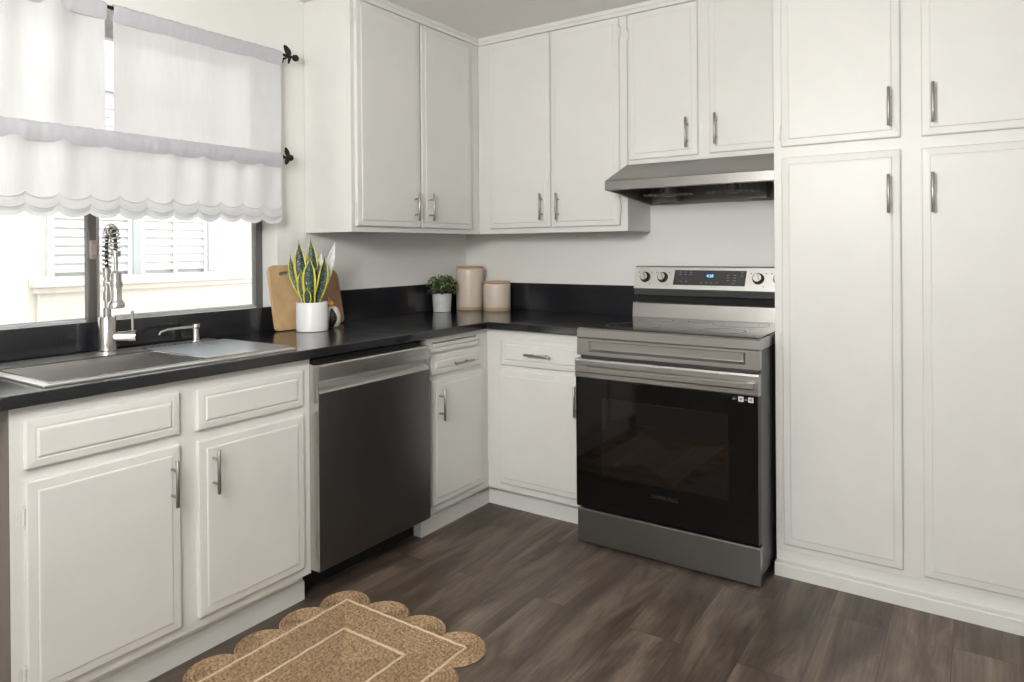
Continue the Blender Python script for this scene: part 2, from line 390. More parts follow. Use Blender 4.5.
def text(parent, s, loc, size, rot, mat, name, ext=0.0002, sx=1.0):
    cu = D.curves.new('txt', 'FONT'); cu.body = s; cu.size = size; cu.extrude = ext; cu.align_x = 'CENTER'; cu.align_y = 'CENTER'
    t = D.objects.new('txt', cu); COL.objects.link(t)
    bpy.context.view_layer.update()
    me = D.meshes.new_from_object(t.evaluated_get(bpy.context.evaluated_depsgraph_get()))
    D.objects.remove(t)
    Mx = Matrix.Translation(Vector(loc) - WORLD[parent]) @ rot.to_4x4() @ Matrix.Diagonal((sx, 1, 1, 1))
    me.transform(Mx); me.materials.clear(); me.materials.append(M[mat]); me.name = name
    o = D.objects.new(name, me); COL.objects.link(o); o.parent = parent; WORLD[o] = WORLD[parent]
    return o
FRONT = Matrix(((1, 0, 0), (0, 0, -1), (0, 1, 0)))   # text plane facing -y

# ------------------------------------------------------------------ key dimensions
CEIL = 2.414
XF, YF = 0.604, -0.612            # face frames of the base cabinets
XU, YU = 0.310, -0.275            # face frames of the wall cabinets
YP = -0.541                       # pantry face
WY0, WY1, WZ0, WZ1 = -2.83, -1.366, .995, 2.10   # window opening

# ------------------------------------------------------------------ the room
def struct(name, bm, mat, **k):
    o = obj(name, bm, mat, **k); o['kind'] = 'structure'; return o
struct('floor', bx(-0.15, 4.6, -6.2, 0.15, -0.1, 0), 'floor')
struct('ceiling', bx(-0.15, 4.6, -6.2, 0.15, CEIL, CEIL+.12), 'ceiling')
bm = B()
box(bm, -.15, 0, -6.2, WY0, 0, CEIL); box(bm, -.15, 0, WY1, 0.0, 0, CEIL)
box(bm, -.15, 0, WY0, WY1, 0, WZ0); box(bm, -.15, 0, WY0, WY1, WZ1, CEIL)
struct('wall_left', bm, 'wall')
struct('wall_back', bx(-.15, 4.6, 0, .15, 0, CEIL), 'wall')
struct('wall_right', bx(4.6, 4.75, -6.2, .15, 0, CEIL), 'wall')
bm = B()   # rear wall of the room; its unseen opening is added to let light in
box(bm, -.15, 2.6, -6.35, -6.2, 0, CEIL); box(bm, 3.8, 4.75, -6.35, -6.2, 0, CEIL); box(bm, 2.6, 3.8, -6.35, -6.2, 2.15, CEIL); box(bm, 2.6, 3.8, -6.35, -6.2, 0, 1.05)
struct('wall_front', bm, 'wall')
struct('ground', bx(-6, -.15, -8, 4, -.3, -.2), 'gravel')

# window: frame, meeting stile, latch, panes
win = thing('window_1', (-.11, (WY0+WY1)/2, WZ0), None, None); win['kind'] = 'structure'
bm = B()
for (y0, y1, z0, z1) in ((WY1-.034, WY1, WZ0, WZ1), (WY0, WY0+.034, WZ0, WZ1)): box(bm, -.145, -.105, y0, y1, z0, z1)
obj('window_frame', bm, 'alum', win, bevel=.003)
bm = B(); box(bm, -.145, -.105, WY0+.034, WY1-.034, WZ1-.035, WZ1)
obj('head_frame', bm, 'alum_light', win)
bm = B(); box(bm, -.145, -.1045, WY0+.034, WY1-.034, WZ0, 1.015); box(bm, -.130, -.122, WY0+.034, WY1-.034, 1.015, 1.022)
obj('window_track', bm, 'alum_light', win, bevel=.002)
bm = B(); box(bm, -.118, -.085, -2.118, -2.088, 1.0012, WZ1-.03)
obj('meeting_stile', bm, 'alum', win, bevel=.004)
bm = B(); box(bm, -.143, -.118, -2.100, -2.062, 1.016, WZ1-.03)
obj('outer_stile', bm, 'alum_light', win, bevel=.003)
bm = B(); box(bm, -.084, -.068, -2.116, -2.090, 1.235, 1.305); box(bm, -.068, -.060, -2.110, -2.096, 1.25, 1.29)
obj('latch', bm, 'rubber', win, bevel=.004)
for (y0, y1, x) in ((-2.10, WY1-.042, -.130), (WY0+.042, -2.10, -.108)):
    obj('pane', bx(x-.002, x+.002, y0, y1, 1.012, WZ1-.03), 'glass', win)

# crown moulding against the ceiling
CR = [(0, 2.376), (.012, 2.378), (.014, 2.392), (.020, 2.398), (.022, CEIL), (0, CEIL)]
bm = B(); prism(bm, [(XU+p, q) for p, q in CR], -1.235, YU-.0, lambda p, q, a: (p, a, q))
t1 = struct('trim_1', bm, 'paint')
bm = B(); prism(bm, [(YU-p, q) for p, q in CR], XU, 1.935, lambda p, q, a: (a, p, q))
t2 = struct('trim_2', bm, 'paint')

# ------------------------------------------------------------------ cabinets
def toe_profile(f): return [(f-.045, 0), (f, 0), (f, .060), (f-.004, .067), (f-.010, .070), (f-.010, .104), (f-.045, .104)]

# sink base
sb = thing('sink_cabinet', (.31, -2.155, 0), 'white two door base cabinet under the stainless sink, below the window', 'cabinet')
bm = B()
box(bm, .004, XF-.019, -2.617, -2.599, .104, .875); box(bm, .004, XF-.019, -1.708, -1.690, .104, .875)
box(bm, .004, XF-.019, -2.599, -1.708, .104, .122); box(bm, .004, .012, -2.599, -1.708, .122, .875)
obj('carcass', bm, 'paint', sb)
obj('end_panel', bx(.004, XF-.001, -2.6195, -2.6172, .0, .875), 'taupe', sb, label='taupe end panel')  # one even taupe colour over the cabinet's left side
obj('face_frame', face_frame(B(), MX(XF), [-2.617, -2.57, -2.20, -2.11, -1.74, -1.690], [.104, .155, .67, .725, .83, .875], {(1, 1), (3, 1), (1, 3), (3, 3)}), 'paint', sb, bevel=.0015)
obj('toe_kick', prism(B(), toe_profile(.568), -2.617, -1.692, lambda p, q, a: (p, a, q)), 'paint', sb)
door(sb, MX(XF), -2.587, -2.183, .138, .686, hnd=(-2.213, .581), hinges=((-2.591, .60, -1), (-2.591, .20, -1)))
door(sb, MX(XF), -2.127, -1.728, .138, .681, hnd=(-2.080, .581))
door(sb, MX(XF), -2.587, -2.183, .716, .842, DRAWER, 'false_drawer_front')
door(sb, MX(XF), -2.127, -1.728, .712, .839, DRAWER, 'false_drawer_front')

# narrow base cabinet between dishwasher and corner
cb = thing('corner_cabinet', (.31, -.83, 0), 'white base cabinet with one drawer and pull-out board, right of the dishwasher', 'cabinet')
bm = B()
box(bm, .004, XF-.019, -1.058, -1.040, .104, .875); box(bm, .004, XF-.019, -1.040, -.64, .104, .122); box(bm, .004, .012, -1.040, -.64, .122, .875)
obj('carcass', bm, 'paint', cb)
obj('face_frame', face_frame(B(), MX(XF), [-1.058, -1.02, -.70, YF], [.104, .155, .67, .72, .79, .829, .851, .875], {(1, 1), (1, 3), (1, 5)}), 'paint', cb, bevel=.0015)
obj('toe_kick', prism(B(), toe_profile(.568), -1.060, -.5453, lambda p, q, a: (p, a, q)), 'paint', cb)
door(cb, MX(XF), -1.043, -.662, .139, .690, hnd=(-.995, .578))
door(cb, MX(XF), -1.043, -.680, .709, .798, DRAWER, 'drawer', hnd=(-.849, .748, False))
bm = B(); box(bm, .06, XF+.012, -1.018, -.702, .830, .846)
obj('pull_out_board', bm, 'paint', cb, bevel=.003)
obj('board_rail', rings(B(), -1.045, -.700, .808, .828, [(0, 0), (0, .010), (.003, .014)], MX(XF)), 'paint', cb)

# base cabinet on the back wall, left of the range
bb = thing('base_cabinet', (.88, -.31, 0), 'white base cabinet with one wide drawer, left of the range', 'cabinet')
bm = B()
box(bm, 1.137, 1.155, YF+.019, -.004, .104, .875); box(bm, .60, 1.137, YF+.019, -.004, .104, .122); box(bm, .60, 1.137, -.012, -.004, .122, .875)
obj('carcass', bm, 'paint', bb)
obj('face_frame', face_frame(B(), MY(YF), [XF, .71, 1.10, 1.155], [.104, .155, .67, .72, .83, .875], {(1, 1), (1, 3)}), 'paint', bb, bevel=.0015)
obj('toe_kick', prism(B(), [(-p, q) for p, q in toe_profile(.555)], .5585, 1.155, lambda p, q, a: (a, p, q)), 'paint', bb)
door(bb, MY(YF), .685, 1.130, .139, .684, hnd=(1.112, .583))
door(bb, MY(YF), .690, 1.130, .708, .836, DRAWER, 'drawer', hnd=(.916, .770, False))

# wall cabinets
wl = thing('wall_cabinet', (.155, -.74, 1.343), 'white two door wall cabinet beside the window, its bare side facing the curtains', 'cabinet')
bm = B()
box(bm, .003, XU-.019, -1.212, -1.194, 1.343, CEIL-.003); box(bm, .003, XU-.019, -1.194, -.004, 1.350, 1.366); box(bm, .003, .010, -1.194, -.004, 1.366, CEIL-.003)
box(bm, .003, XU-.019, -1.194, -.004, 2.39, CEIL-.003)
obj('carcass', bm, 'paint', wl)
obj('face_frame', face_frame(B(), MX(XU), [-1.212, -1.17, -.79, -.74, -.38, YU], [1.343, 1.39, 2.36, CEIL-.003], {(1, 1), (3, 1)}), 'paint', wl, bevel=.0015)
door(wl, MX(XU), -1.190, -.772, 1.368, 2.372, hnd=(-.820, 1.469), hinges=((-1.195, 1.445, -1), (-1.195, 2.30, -1)))
door(wl, MX(XU), -.760, -.357, 1.368, 2.372, hnd=(-.712, 1.471))

wb = thing('wall_cabinet', (.76, -.14, 1.343), 'white two door wall cabinet in the corner, above the canisters', 'cabinet')
bm = B()
box(bm, 1.182, 1.200, YU+.019, -.003, 1.343, CEIL-.003); box(bm, XU-.019, 1.182, YU+.019, -.003, 1.350, 1.366); box(bm, XU-.019, 1.182, -.010, -.003, 1.366, CEIL-.003)
box(bm, XU-.019, 1.182, YU+.019, -.010, 2.39, CEIL-.003)
obj('carcass', bm, 'paint', wb)
obj('face_frame', face_frame(B(), MY(YU), [XU, .42, .75, .80, 1.14, 1.200], [1.343, 1.39, 2.36, CEIL-.003], {(1, 1), (3, 1)}), 'paint', wb, bevel=.0015)
door(wb, MY(YU), .395, .774, 1.371, 2.372, hnd=(.730, 1.478))
door(wb, MY(YU), .784, 1.163, 1.371, 2.372, hnd=(.827, 1.475), hinges=((1.167, 1.45, 1), (1.167, 2.30, 1)))

wh = thing('wall_cabinet', (1.57, -.14, 1.66), 'short white two door wall cabinet directly above the range hood', 'cabinet')
bm = B()
box(bm, 1.203, 1.221, YU+.019, -.003, 1.660, CEIL-.003); box(bm, 1.917, 1.935, YU+.019, -.003, 1.660, CEIL-.003)
box(bm, 1.221, 1.917, YU+.019, -.003, 1.660, 1.678); box(bm, 1.221, 1.917, -.010, -.003, 1.678, CEIL-.003); box(bm, 1.221, 1.917, YU+.019, -.010, 2.39, CEIL-.003)
obj('carcass', bm, 'paint', wh)
obj('face_frame', face_frame(B(), MY(YU), [1.203, 1.25, 1.53, 1.62, 1.88, 1.935], [1.660, 1.70, 2.36, CEIL-.003], {(1, 1), (3, 1)}), 'paint', wh, bevel=.0015)
door(wh, MY(YU), 1.216, 1.549, 1.680, 2.372, hnd=(1.504, 1.781), hinges=((1.212, 2.28, -1),))
door(wh, MY(YU), 1.601, 1.905, 1.682, 2.372, hnd=(1.636, 1.785))

# pantry
pc = thing('pantry_cabinet', (2.40, -.27, 0), 'tall white floor to ceiling pantry with four doors, right of the range', 'cabinet')
bm = B()
box(bm, 1.937, 1.955, YP+.019, -.003, .0, CEIL-.003); box(bm, 2.852, 2.870, YP+.019, -.003, .0, CEIL-.003)
box(bm, 1.955, 2.852, -.010, -.003, .0, CEIL-.003)
for z in (.085, 1.610, 2.39): box(bm, 1.955, 2.852, YP+.019, -.010, z, z+.018)
obj('carcass', bm, 'paint', pc)
obj('face_frame', face_frame(B(), MY(YP), [1.937, 1.99, 2.35, 2.45, 2.81, 2.870], [.093, .15, 1.58, 1.67, 2.35, CEIL-.003], {(1, 1), (3, 1), (1, 3), (3, 3)}), 'paint', pc, bevel=.0015)
obj('base_board', prism(B(), [(YP+.016, .0), (-.571, 0), (-.571, .045), (-.568, .049), (YP+.004, .051), (YP+.004, .093), (YP+.016, .093)], 1.937, 2.870, lambda p, q, a: (a, p, q)), 'paint', pc)
door(pc, MY(YP), 1.967, 2.368, 1.645, 2.392, hnd=(2.335, 1.752), hinges=((1.963, 1.70, -1),))
door(pc, MY(YP), 2.431, 2.840, 1.641, 2.392, hnd=(2.468, 1.750))
door(pc, MY(YP), 1.967, 2.368, .119, 1.603, hnd=(2.333, 1.446), hinges=((1.963, .90, -1), (1.963, .22, -1)))
door(pc, MY(YP), 2.431, 2.840, .113, 1.600, hnd=(2.466, 1.444))

# ------------------------------------------------------------------ worktop with sink cut-out
def gridslab(bm, xs, ys, keep, z0, z1):
    V = {}
    def g(i, j, k):
        if (i, j, k) not in V: V[(i, j, k)] = bm.verts.new((xs[i], ys[j], (z0, z1)[k]))
        return V[(i, j, k)]
    K = lambda i, j: 0 <= i < len(xs)-1 and 0 <= j < len(ys)-1 and keep(i, j)
    for i in range(len(xs)-1):
        for j in range(len(ys)-1):
            if not K(i, j): continue
            for k in (0, 1): bm.faces.new((g(i, j, k), g(i+1, j, k), g(i+1, j+1, k), g(i, j+1, k)))
            if not K(i-1, j): bm.faces.new((g(i, j, 0), g(i, j+1, 0), g(i, j+1, 1), g(i, j, 1)))
            if not K(i+1, j): bm.faces.new((g(i+1, j, 0), g(i+1, j+1, 0), g(i+1, j+1, 1), g(i+1, j, 1)))
            if not K(i, j-1): bm.faces.new((g(i, j, 0), g(i+1, j, 0), g(i+1, j, 1), g(i, j, 1)))
            if not K(i, j+1): bm.faces.new((g(i, j+1, 0), g(i+1, j+1, 0), g(i+1, j+1, 1), g(i, j+1, 1)))
    return bm
SX0, SX1, SY0, SY1 = .055, .590, -2.535, -1.735     # sink rim outline
CT = .911
wt = thing('worktop', (.3, -1.5, .877), 'black granite L-shaped worktop running under the window and round to the range', 'worktop')
xs = [.002, SX0+.02, SX1-.02, .633, 1.158]; ys = [-2.86, SY0+.02, SY1-.02, -.648, -.002]
obj('countertop', gridslab(B(), xs, ys, lambda i, j: (j == 3) or (i < 3 and not (i == 1 and j == 1)), .877, CT), 'granite', wt, bevel=.004, segs=3)
bm = B(); box(bm, .0015, .020, WY1, -.022, CT, 1.066); obj('backsplash', bm, 'granite', wt, bevel=.002)
bm = B(); box(bm, .0015, 1.158, -.020, -.0015, CT, 1.066); obj('backsplash', bm, 'granite', wt, bevel=.002)
bm = B(); box(bm, .0015, .020, -2.86, WY1, CT, 1.016); obj('backsplash', bm, 'granite', wt, bevel=.002)
bm = B(); box(bm, -.104, .0012, WY0+.002, WY1-.002, .9953, 1.001); obj('window_sill', bm, 'granite', wt, bevel=.002)

# ------------------------------------------------------------------ sink
sk = thing('sink', (.32, -2.13, CT), 'long stainless drop-in sink with a wide rear ledge under the window', 'sink')
bm = B()
zt, zb = CT+.006, .71
xs = [SX0, .215, .565, SX1]; ys = [SY0, SY0+.028, SY1-.022, SY1]
gridslab(bm, xs, ys, lambda i, j: not (i == 1 and j == 1), CT-.001, zt)
obj('rim', bm, 'steel_sink', sk, bevel=.0025)
bm = B()
L = []
for (ins, z) in ((-.001, zt-.002), (.0, zt-.02), (.003, zb+.03), (.012, zb+.010), (.03, zb)):
    L.append([bm.verts.new(p) for p in ((xs[1]+ins, ys[1]+ins, z), (xs[2]-ins, ys[1]+ins, z), (xs[2]-ins, ys[2]-ins, z), (xs[1]+ins, ys[2]-ins, z))])
for a, b in zip(L, L[1:]):
    for k in range(4): bm.faces.new((a[k], a[(k+1) % 4], b[(k+1) % 4], b[k]))
bm.faces.new(L[-1])
basin = obj('basin', bm, 'steel_sink', sk, smooth=False)
sm = basin.modifiers.new('thickness', 'SOLIDIFY'); sm.thickness = .002; sm.offset = 1
obj('drain', lathe(B(), (.39, -2.14, zb+.0005), [(.045, 0), (.045, .002), (.038, .003), (.034, .001), (0, .001)], 28), 'chrome', sk, smooth=True)
# raised bright inner lip
bm = B()
lip = .006
for (x0, x1, y0, y1) in ((xs[1]-lip, xs[1], ys[1]-lip, ys[2]+lip), (xs[2], xs[2]+lip, ys[1]-lip, ys[2]+lip), (xs[1], xs[2], ys[1]-lip, ys[1]), (xs[1], xs[2], ys[2], ys[2]+lip)):
    box(bm, x0, x1, y0, y1, zt-.001, zt+.003)
obj('basin_lip', bm, 'chrome', sk)

# perforated drain tray resting over the right part of the sink
tr = thing('drain_tray', (.37, -1.90, zt), 'grey perforated steel drain tray laid across the right end of the sink', 'tray')
TX0, TX1, TY0, TY1 = .185, .572, -2.070, -1.748
tz = zt+.0045
bm = B(); gridslab(bm, [TX0, TX0+.008, TX1-.008, TX1], [TY0, TY0+.006, TY1-.006, TY1], lambda i, j: not (i == 1 and j == 1), tz, tz+.004)
obj('frame', bm, 'chrome', tr)
bm = B(); nx, ny = 25, 21
x0, x1, y0, y1 = TX0+.008, TX1-.008, TY0+.006, TY1-.006
gx = []; gy = []
for i in range(nx): a = x0+(x1-x0)*i/nx; gx += [a, a+(x1-x0)/nx*.72]
gx.append(x1)
for i in range(ny): a = y0+(y1-y0)*i/ny; gy += [a, a+(y1-y0)/ny*.72]
gy.append(y1)
gridslab(bm, gx, gy, lambda i, j: not (i % 2 == 1 and j % 2 == 1), tz+.001, tz+.003)
M['tray'] = simple('tray_blue_grey', (0.30, 0.32, 0.35), 0.35, 0.7)
obj('mesh', bm, 'tray', tr)
bm = B()
for i in range(15):
    y = TY0+.012+i*.0205; box(bm, TX0+.001, TX0+.006, y, y+.010, tz+.004, tz+.0055)
obj('slots', bm, 'black', tr)

# ------------------------------------------------------------------ faucet
fx, fy = .100, -2.142
fa = thing('faucet', (fx, fy, zt), 'tall stainless spring-neck kitchen faucet with pull-down sprayer behind the sink', 'faucet')
obj('body', lathe(B(), (fx, fy, zt), [(.031, 0), (.031, .004), (.0275, .007), (.0275, .118), (.025, .122), (0, .122)], 36), 'steel_z', fa, smooth=True)
bm = B()
sd = Vector((.64, .77, 0))
c = Vector((fx, fy, zt+.052))
cyl(bm, c+sd*.02, c+sd*.062, .0165, 28); cyl(bm, c+sd*.064, c+sd*.090, .0185, 28); cyl(bm, c+sd*.060, c+sd*.066, .0150, 28)
lv = obj('lever_hub', bm, 'chrome', fa, smooth=True)
bm = B(); cyl(bm, c+sd*.078+Vector((0, 0, .014)), c+sd*.078+Vector((0, 0, .088)), .0048, 14)
obj('lever', bm, 'steel_z', fa, smooth=True)
Z0 = zt+.122
hd = Vector((.972, -.222, 0)).normalized(); R_ = .060
bm = B()
cyl(bm, (fx, fy, Z0-.002), (fx, fy, Z0+.03), .0125, 24); cyl(bm, (fx, fy, Z0+.03), (fx, fy, Z0+.17), .0085, 20)
cyl(bm, (fx, fy, Z0+.055), (fx, fy, Z0+.085), .0125, 24); cyl(bm, (fx, fy, Z0+.135), (fx, fy, Z0+.165), .0125, 24)
obj('riser', bm, 'steel_z', fa, smooth=True)
# inner hose + spring arc
base = Vector((fx, fy, Z0+.165))
zc_ = Z0+.235
path = [base]
for k in range(0, 25):
    a = math.pi*k/24
    path.append(Vector((fx, fy, zc_)) + hd*(R_-R_*math.cos(a)) + Vector((0, 0, R_*1.15*math.sin(a))))
end = path[-1]; path.append(end+Vector((0, 0, -.02)))
bm = B(); tube(bm, path, .0055, 12)
hose = obj('hose', bm, 'black', fa, smooth=True)
def resample(path, n):
    L_ = [0]
    for a, b in zip(path, path[1:]): L_.append(L_[-1]+(b-a).length)
    out = []; j = 0
    for i in range(n+1):
        s = L_[-1]*i/n
        while j < len(path)-2 and L_[j+1] < s: j += 1
        t = (s-L_[j])/max(1e-9, L_[j+1]-L_[j]); out.append((path[j].lerp(path[j+1], t), (path[j+1]-path[j]).normalized()))
    return out
rs = resample(path, 19*12); sp = []; side = hd.cross(Vector((0, 0, 1)))
for i, (p, d) in enumerate(rs):
    n2 = d.cross(side).normalized(); a = 2*math.pi*i/12
    sp.append(p + 0.0145*(math.cos(a)*side + math.sin(a)*n2))
bm = B(); tube(bm, sp, .0023, 6)
obj('spring', bm, 'chrome', fa, smooth=True)
e = end+Vector((0, 0, -.02))
bm = B()
cyl(bm, e+Vector((0, 0, .012)), e+Vector((0, 0, -.008)), .0145, 24)
cyl(bm, e+Vector((0, 0, -.006)), e+Vector((0, 0, -.055)), .0065, 18)
obj('hose_connector', bm, 'steel_z', fa, smooth=True)
hz = e+Vector((0, 0, -.055))
obj('spray_head', lathe(B(), hz, [(.0, 0), (.010, -.001), (.0165, -.008), (.0165, -.095), (.0205, -.102), (.0255, -.108), (.0255, -.121), (.020, -.124), (0, -.124)], 30), 'steel_z', fa, smooth=True)
bm = B()
b0 = Vector((fx, fy, hz.z-.045)); b1 = Vector((hz.x, hz.y, hz.z-.045))
tube(bm, [b0, b1], .0055, 12); lathe(bm, (fx, fy, b0.z-.01), [(.0125, 0), (.0125, .02)], 20); lathe(bm, (b1.x, b1.y, b1.z-.008), [(.0195, 0), (.0195, .016)], 20)
obj('support_arm', bm, 'steel_z', fa, smooth=True)

sd_ = thing('soap_dispenser', (.085, -1.808, zt), 'small stainless soap pump with a long spout, beside the drain tray', 'soap dispenser')
obj('base', lathe(B(), (.085, -1.808, zt), [(.022, 0), (.022, .003), (.0135, .006), (.0135, .040), (.0155, .043), (.0155, .062), (.013, .065), (0, .065)], 28), 'chrome', sd_, smooth=True)
bm = B(); tube(bm, [(.085, -1.808, zt+.053), (.083, -1.86, zt+.055), (.081, -1.92, zt+.053), (.080, -1.945, zt+.046), (.080, -1.950, zt+.036)], [.0062, .0055, .005, .0048, .0045], 12)
obj('spout', bm, 'chrome', sd_, smooth=True)

# ------------------------------------------------------------------ dishwasher
dw = thing('dishwasher', (.33, -1.397, 0), 'stainless built-in dishwasher with pocket handle between the white base cabinets', 'dishwasher')
DY0, DY1 = -1.692, -1.098
bm = B(); box(bm, .05, .606, DY0+.006, DY1-.004, .105, .868); obj('tub', bm, 'black_matte', dw)
prof = [(.606, .118), (.651, .118), (.655, .122), (.655, .7515), (.606, .7515)]
obj('door_panel', prism(B(), prof, DY0, DY1, lambda p, q, a: (p, a, q)), 'steel_dark', dw)
prof = [(.606, .7518), (.655, .7518), (.6535, .755), (.649, .759), (.642, .765), (.636, .772), (.631, .781), (.629, .795), (.606, .795)]
obj('pocket_handle', prism(B(), prof, DY0, DY1, lambda p, q, a: (p, a, q)), 'steel_y', dw, smooth=True)
prof = [(.606, .7955), (.640, .7955), (.652, .7965), (.655, .800), (.655, .848), (.651, .853), (.606, .853)]
cp_ = obj('control_panel', prism(B(), prof, DY0, DY1, lambda p, q, a: (p, a, q)), 'steel_y', dw)
for i in range(9):
    y = -1.235+i*.0145; obj('button_mark', bx(.6551, .6555, y, y+.007, .821, .8235), 'print_grey', cp_)
obj('edge_trim', bx(.608, .6545, DY0-.0015, DY0, .118, .852), 'steel_z', dw)
obj('toe_panel', bx(.50, .515, DY0+.004, DY1+.036, .0, .104), 'black_matte', dw)

# ------------------------------------------------------------------ range
RX0, RX1 = 1.165, 1.926
rg = thing('range', ((RX0+RX1)/2, -.36, 0), 'freestanding stainless electric range with black glass oven door', 'stove')
bm = B(); box(bm, RX0+.004, RX1-.004, -.700, -.06, .035, .878); box(bm, RX0+.03, RX1-.03, -.69, -.08, .03, .035)
obj('body', bm, 'grey_side', rg, bevel=.003)
bm = B()
pr_ = [(-.150, .880), (-.722, .880), (-.724, .884), (-.724, .915), (-.720, .919), (-.712, .9205), (-.150, .9205)]
prism(bm, pr_, RX0, RX1, lambda p, q, a: (a, p, q))
obj('cooktop_frame', bm, 'steel_x', rg)
ck = obj('cooktop_glass', bx(RX0+.010, RX1-.010, -.700, -.155, .9205, .9235), 'cooktop_glass', rg, bevel=.001)
for (cx_, cy_, rr_) in ((1.345, -.545, .118), (1.345, -.285, .080), (1.735, -.545, .090), (1.735, -.285, .118), (1.545, -.26, .055)):
    bm = B()
    for r1, r2 in ((rr_, rr_-.004), (rr_*.66, rr_*.66-.0015)):
        V_ = [[bm.verts.new((cx_+r*math.cos(2*math.pi*k/64), cy_+r*math.sin(2*math.pi*k/64), .92375)) for k in range(64)] for r in (r1, r2)]
        for k in range(64): bm.faces.new((V_[0][k], V_[0][(k+1) % 64], V_[1][(k+1) % 64], V_[1][k]))
    obj('burner_ring', bm, 'ring_grey', ck)
# front fascia with long recess
bm = B()
def fascia(bm, x0, x1, z0, z1, y, sx0, sx1, sz0, sz1, dep):
    o = [bm.verts.new((a, y, b)) for a, b in ((x0, z0), (x1, z0), (x1, z1), (x0, z1))]
    i_ = [bm.verts.new((a, y, b)) for a, b in ((sx0, sz0), (sx1, sz0), (sx1, sz1), (sx0, sz1))]
    e_ = .010
    d_ = [bm.verts.new((a, y+dep, b)) for a, b in ((sx0+e_, sz0+e_), (sx1-e_, sz0+e_), (sx1-e_, sz1-.003), (sx0+e_, sz1-.003))]
    bk = [bm.verts.new((a, y+.03, b)) for a, b in ((x0, z0), (x1, z0), (x1, z1), (x0, z1))]
    for k in range(4):
        k2 = (k+1) % 4
        bm.faces.new((o[k], o[k2], i_[k2], i_[k])); bm.faces.new((i_[k], i_[k2], d_[k2], d_[k])); bm.faces.new((o[k], o[k2], bk[k2], bk[k]))
    bm.faces.new(d_); bm.faces.new(bk)
fascia(bm, RX0, RX1, .808, .8785, -.727, RX0+.052, RX1-.052, .823, .869, .012)
obj('front_fascia', bm, 'steel_x', rg, bevel=.001)
# oven door
dr = obj('oven_door', bx(RX0+.002, RX1-.002, -.741, -.702, .166, .793), 'black', rg, bevel=.003)
obj('door_trim', prism(B(), [(-.742, .714), (-.7445, .718), (-.7445, .786), (-.741, .794), (-.71, .794), (-.71, .714)], RX0, RX1, lambda p, q, a: (a, p, q)), 'steel_x', dr)
obj('door_glass', bx(RX0+.003, RX1-.003, -.7445, -.7405, .168, .7135), 'black_glass', dr, bevel=.001)
bm = B(); box(bm, 1.292, 1.812, -.7452, -.7446, .318, .634)
ow = obj('oven_window', bm, 'oven_window', dr)
M['window_edge'] = simple('oven_window_edge', (0.012, 0.011, 0.011), 0.25)
bm = B()
for (x0, x1, z0, z1) in ((1.290, 1.814, .634, .637), (1.290, 1.814, .315, .318), (1.290, 1.293, .318, .634), (1.811, 1.814, .318, .634)): box(bm, x0, x1, -.7454, -.7446, z0, z1)
obj('window_outline', bm, 'window_edge', dr)
for z in (.545, .425): obj('oven_rack', bx(1.33, 1.77, -.7454, -.7449, z, z+.0025), 'window_edge', dr)
bm = B()
hp = [(-.7725, .7415), (-.777, .746), (-.777, .761), (-.773, .7655), (-.762, .7655), (-.762, .7415)]
prism(bm, hp, RX0+.016, RX1-.016, lambda p, q, a: (a, p, q))
for x in (RX0+.016, RX1-.042): box(bm, x, x+.026, -.763, -.7440, .7435, .7635)
obj('oven_handle', bm, 'steel_x', dr, bevel=.002)
text(dr, 'SAMSUNG', (1.562, -.7448, .271), .021, FRONT, 'logo_grey', 'brand_lettering', sx=1.15)
for x0 in (1.853, 1.889):
    bm = B(); box(bm, x0, x0+.019, -.7456, -.7448, .690, .709); box(bm, x0+.005, x0+.014, -.7460, -.7455, .695, .704, 1)
    obj('sticker', bm, ['sticker', 'print_grey'], dr)
for (x, w_, z) in ((1.834, .004, .704), (1.831, .009, .699), (1.842, .003, .702), (1.8765, .008, .700)):
    obj('sticker_text', bx(x, x+w_, -.7456, -.7448, z-.004, z), 'print_grey', dr)
# storage drawer
bm = B()
prism(bm, [(-.702, .012), (-.728, .012), (-.731, .015), (-.731, .149), (-.727, .154), (-.702, .154)], RX0+.001, RX1-.001, lambda p, q, a: (a, p, q))
M['steel_drawer'] = steel('drawer_stainless', (0.27, 0.265, 0.255), 0.34, 'x')
obj('storage_drawer', bm, 'steel_drawer', rg)
for x, y in ((RX0+.03, -.68), (RX1-.03, -.690), (RX0+.03, -.10), (RX1-.03, -.10)):
    obj('foot', lathe(B(), (x, y, 0), [(.022, 0), (.022, .010), (.010, .014), (.010, .036), (0, .036)], 16), 'black', rg, smooth=True)
# backguard
bm = B(); prism(bm, [(-.030, .921), (-.152, .921), (-.152, .925), (-.146, .990), (-.140, .994), (-.030, .994)], RX0, RX1, lambda p, q, a: (a, p, q))
obj('backguard_riser', bm, 'steel_x', rg)
obj('vent_slot', bx(RX0+.012, RX1-.012, -.110, -.030, .994, 1.026), 'black_matte', rg)
bm = B(); prism(bm, [(-.030, 1.026), (-.118, 1.026), (-.128, 1.030), (-.132, 1.058), (-.030, 1.058)], RX0, RX1, lambda p, q, a: (a, p, q))
obj('lower_band', bm, 'grey_side', rg)
ypan = lambda z: -.136 + (z-1.060)/(1.168-1.060)*.030
bm = B(); prism(bm, [(-.030, 1.058), (-.132, 1.058), (-.136, 1.062), (ypan(1.166), 1.166), (ypan(1.166)+.004, 1.171), (-.030, 1.171)], RX0-.001, RX1+.001, lambda p, q, a: (a, p, q))
M['steel_panel'] = steel('panel_stainless', (0.66, 0.65, 0.63), 0.30, 'x')
cpn = obj('control_panel', bm, 'steel_panel', rg)
nrm = Vector((0, -.108, -.030)).cross(Vector((1, 0, 0))); nrm = Vector((0, -.9635, .2677))
def onpan(x, z, d=0): return Vector((x, ypan(z), z)) + nrm*d
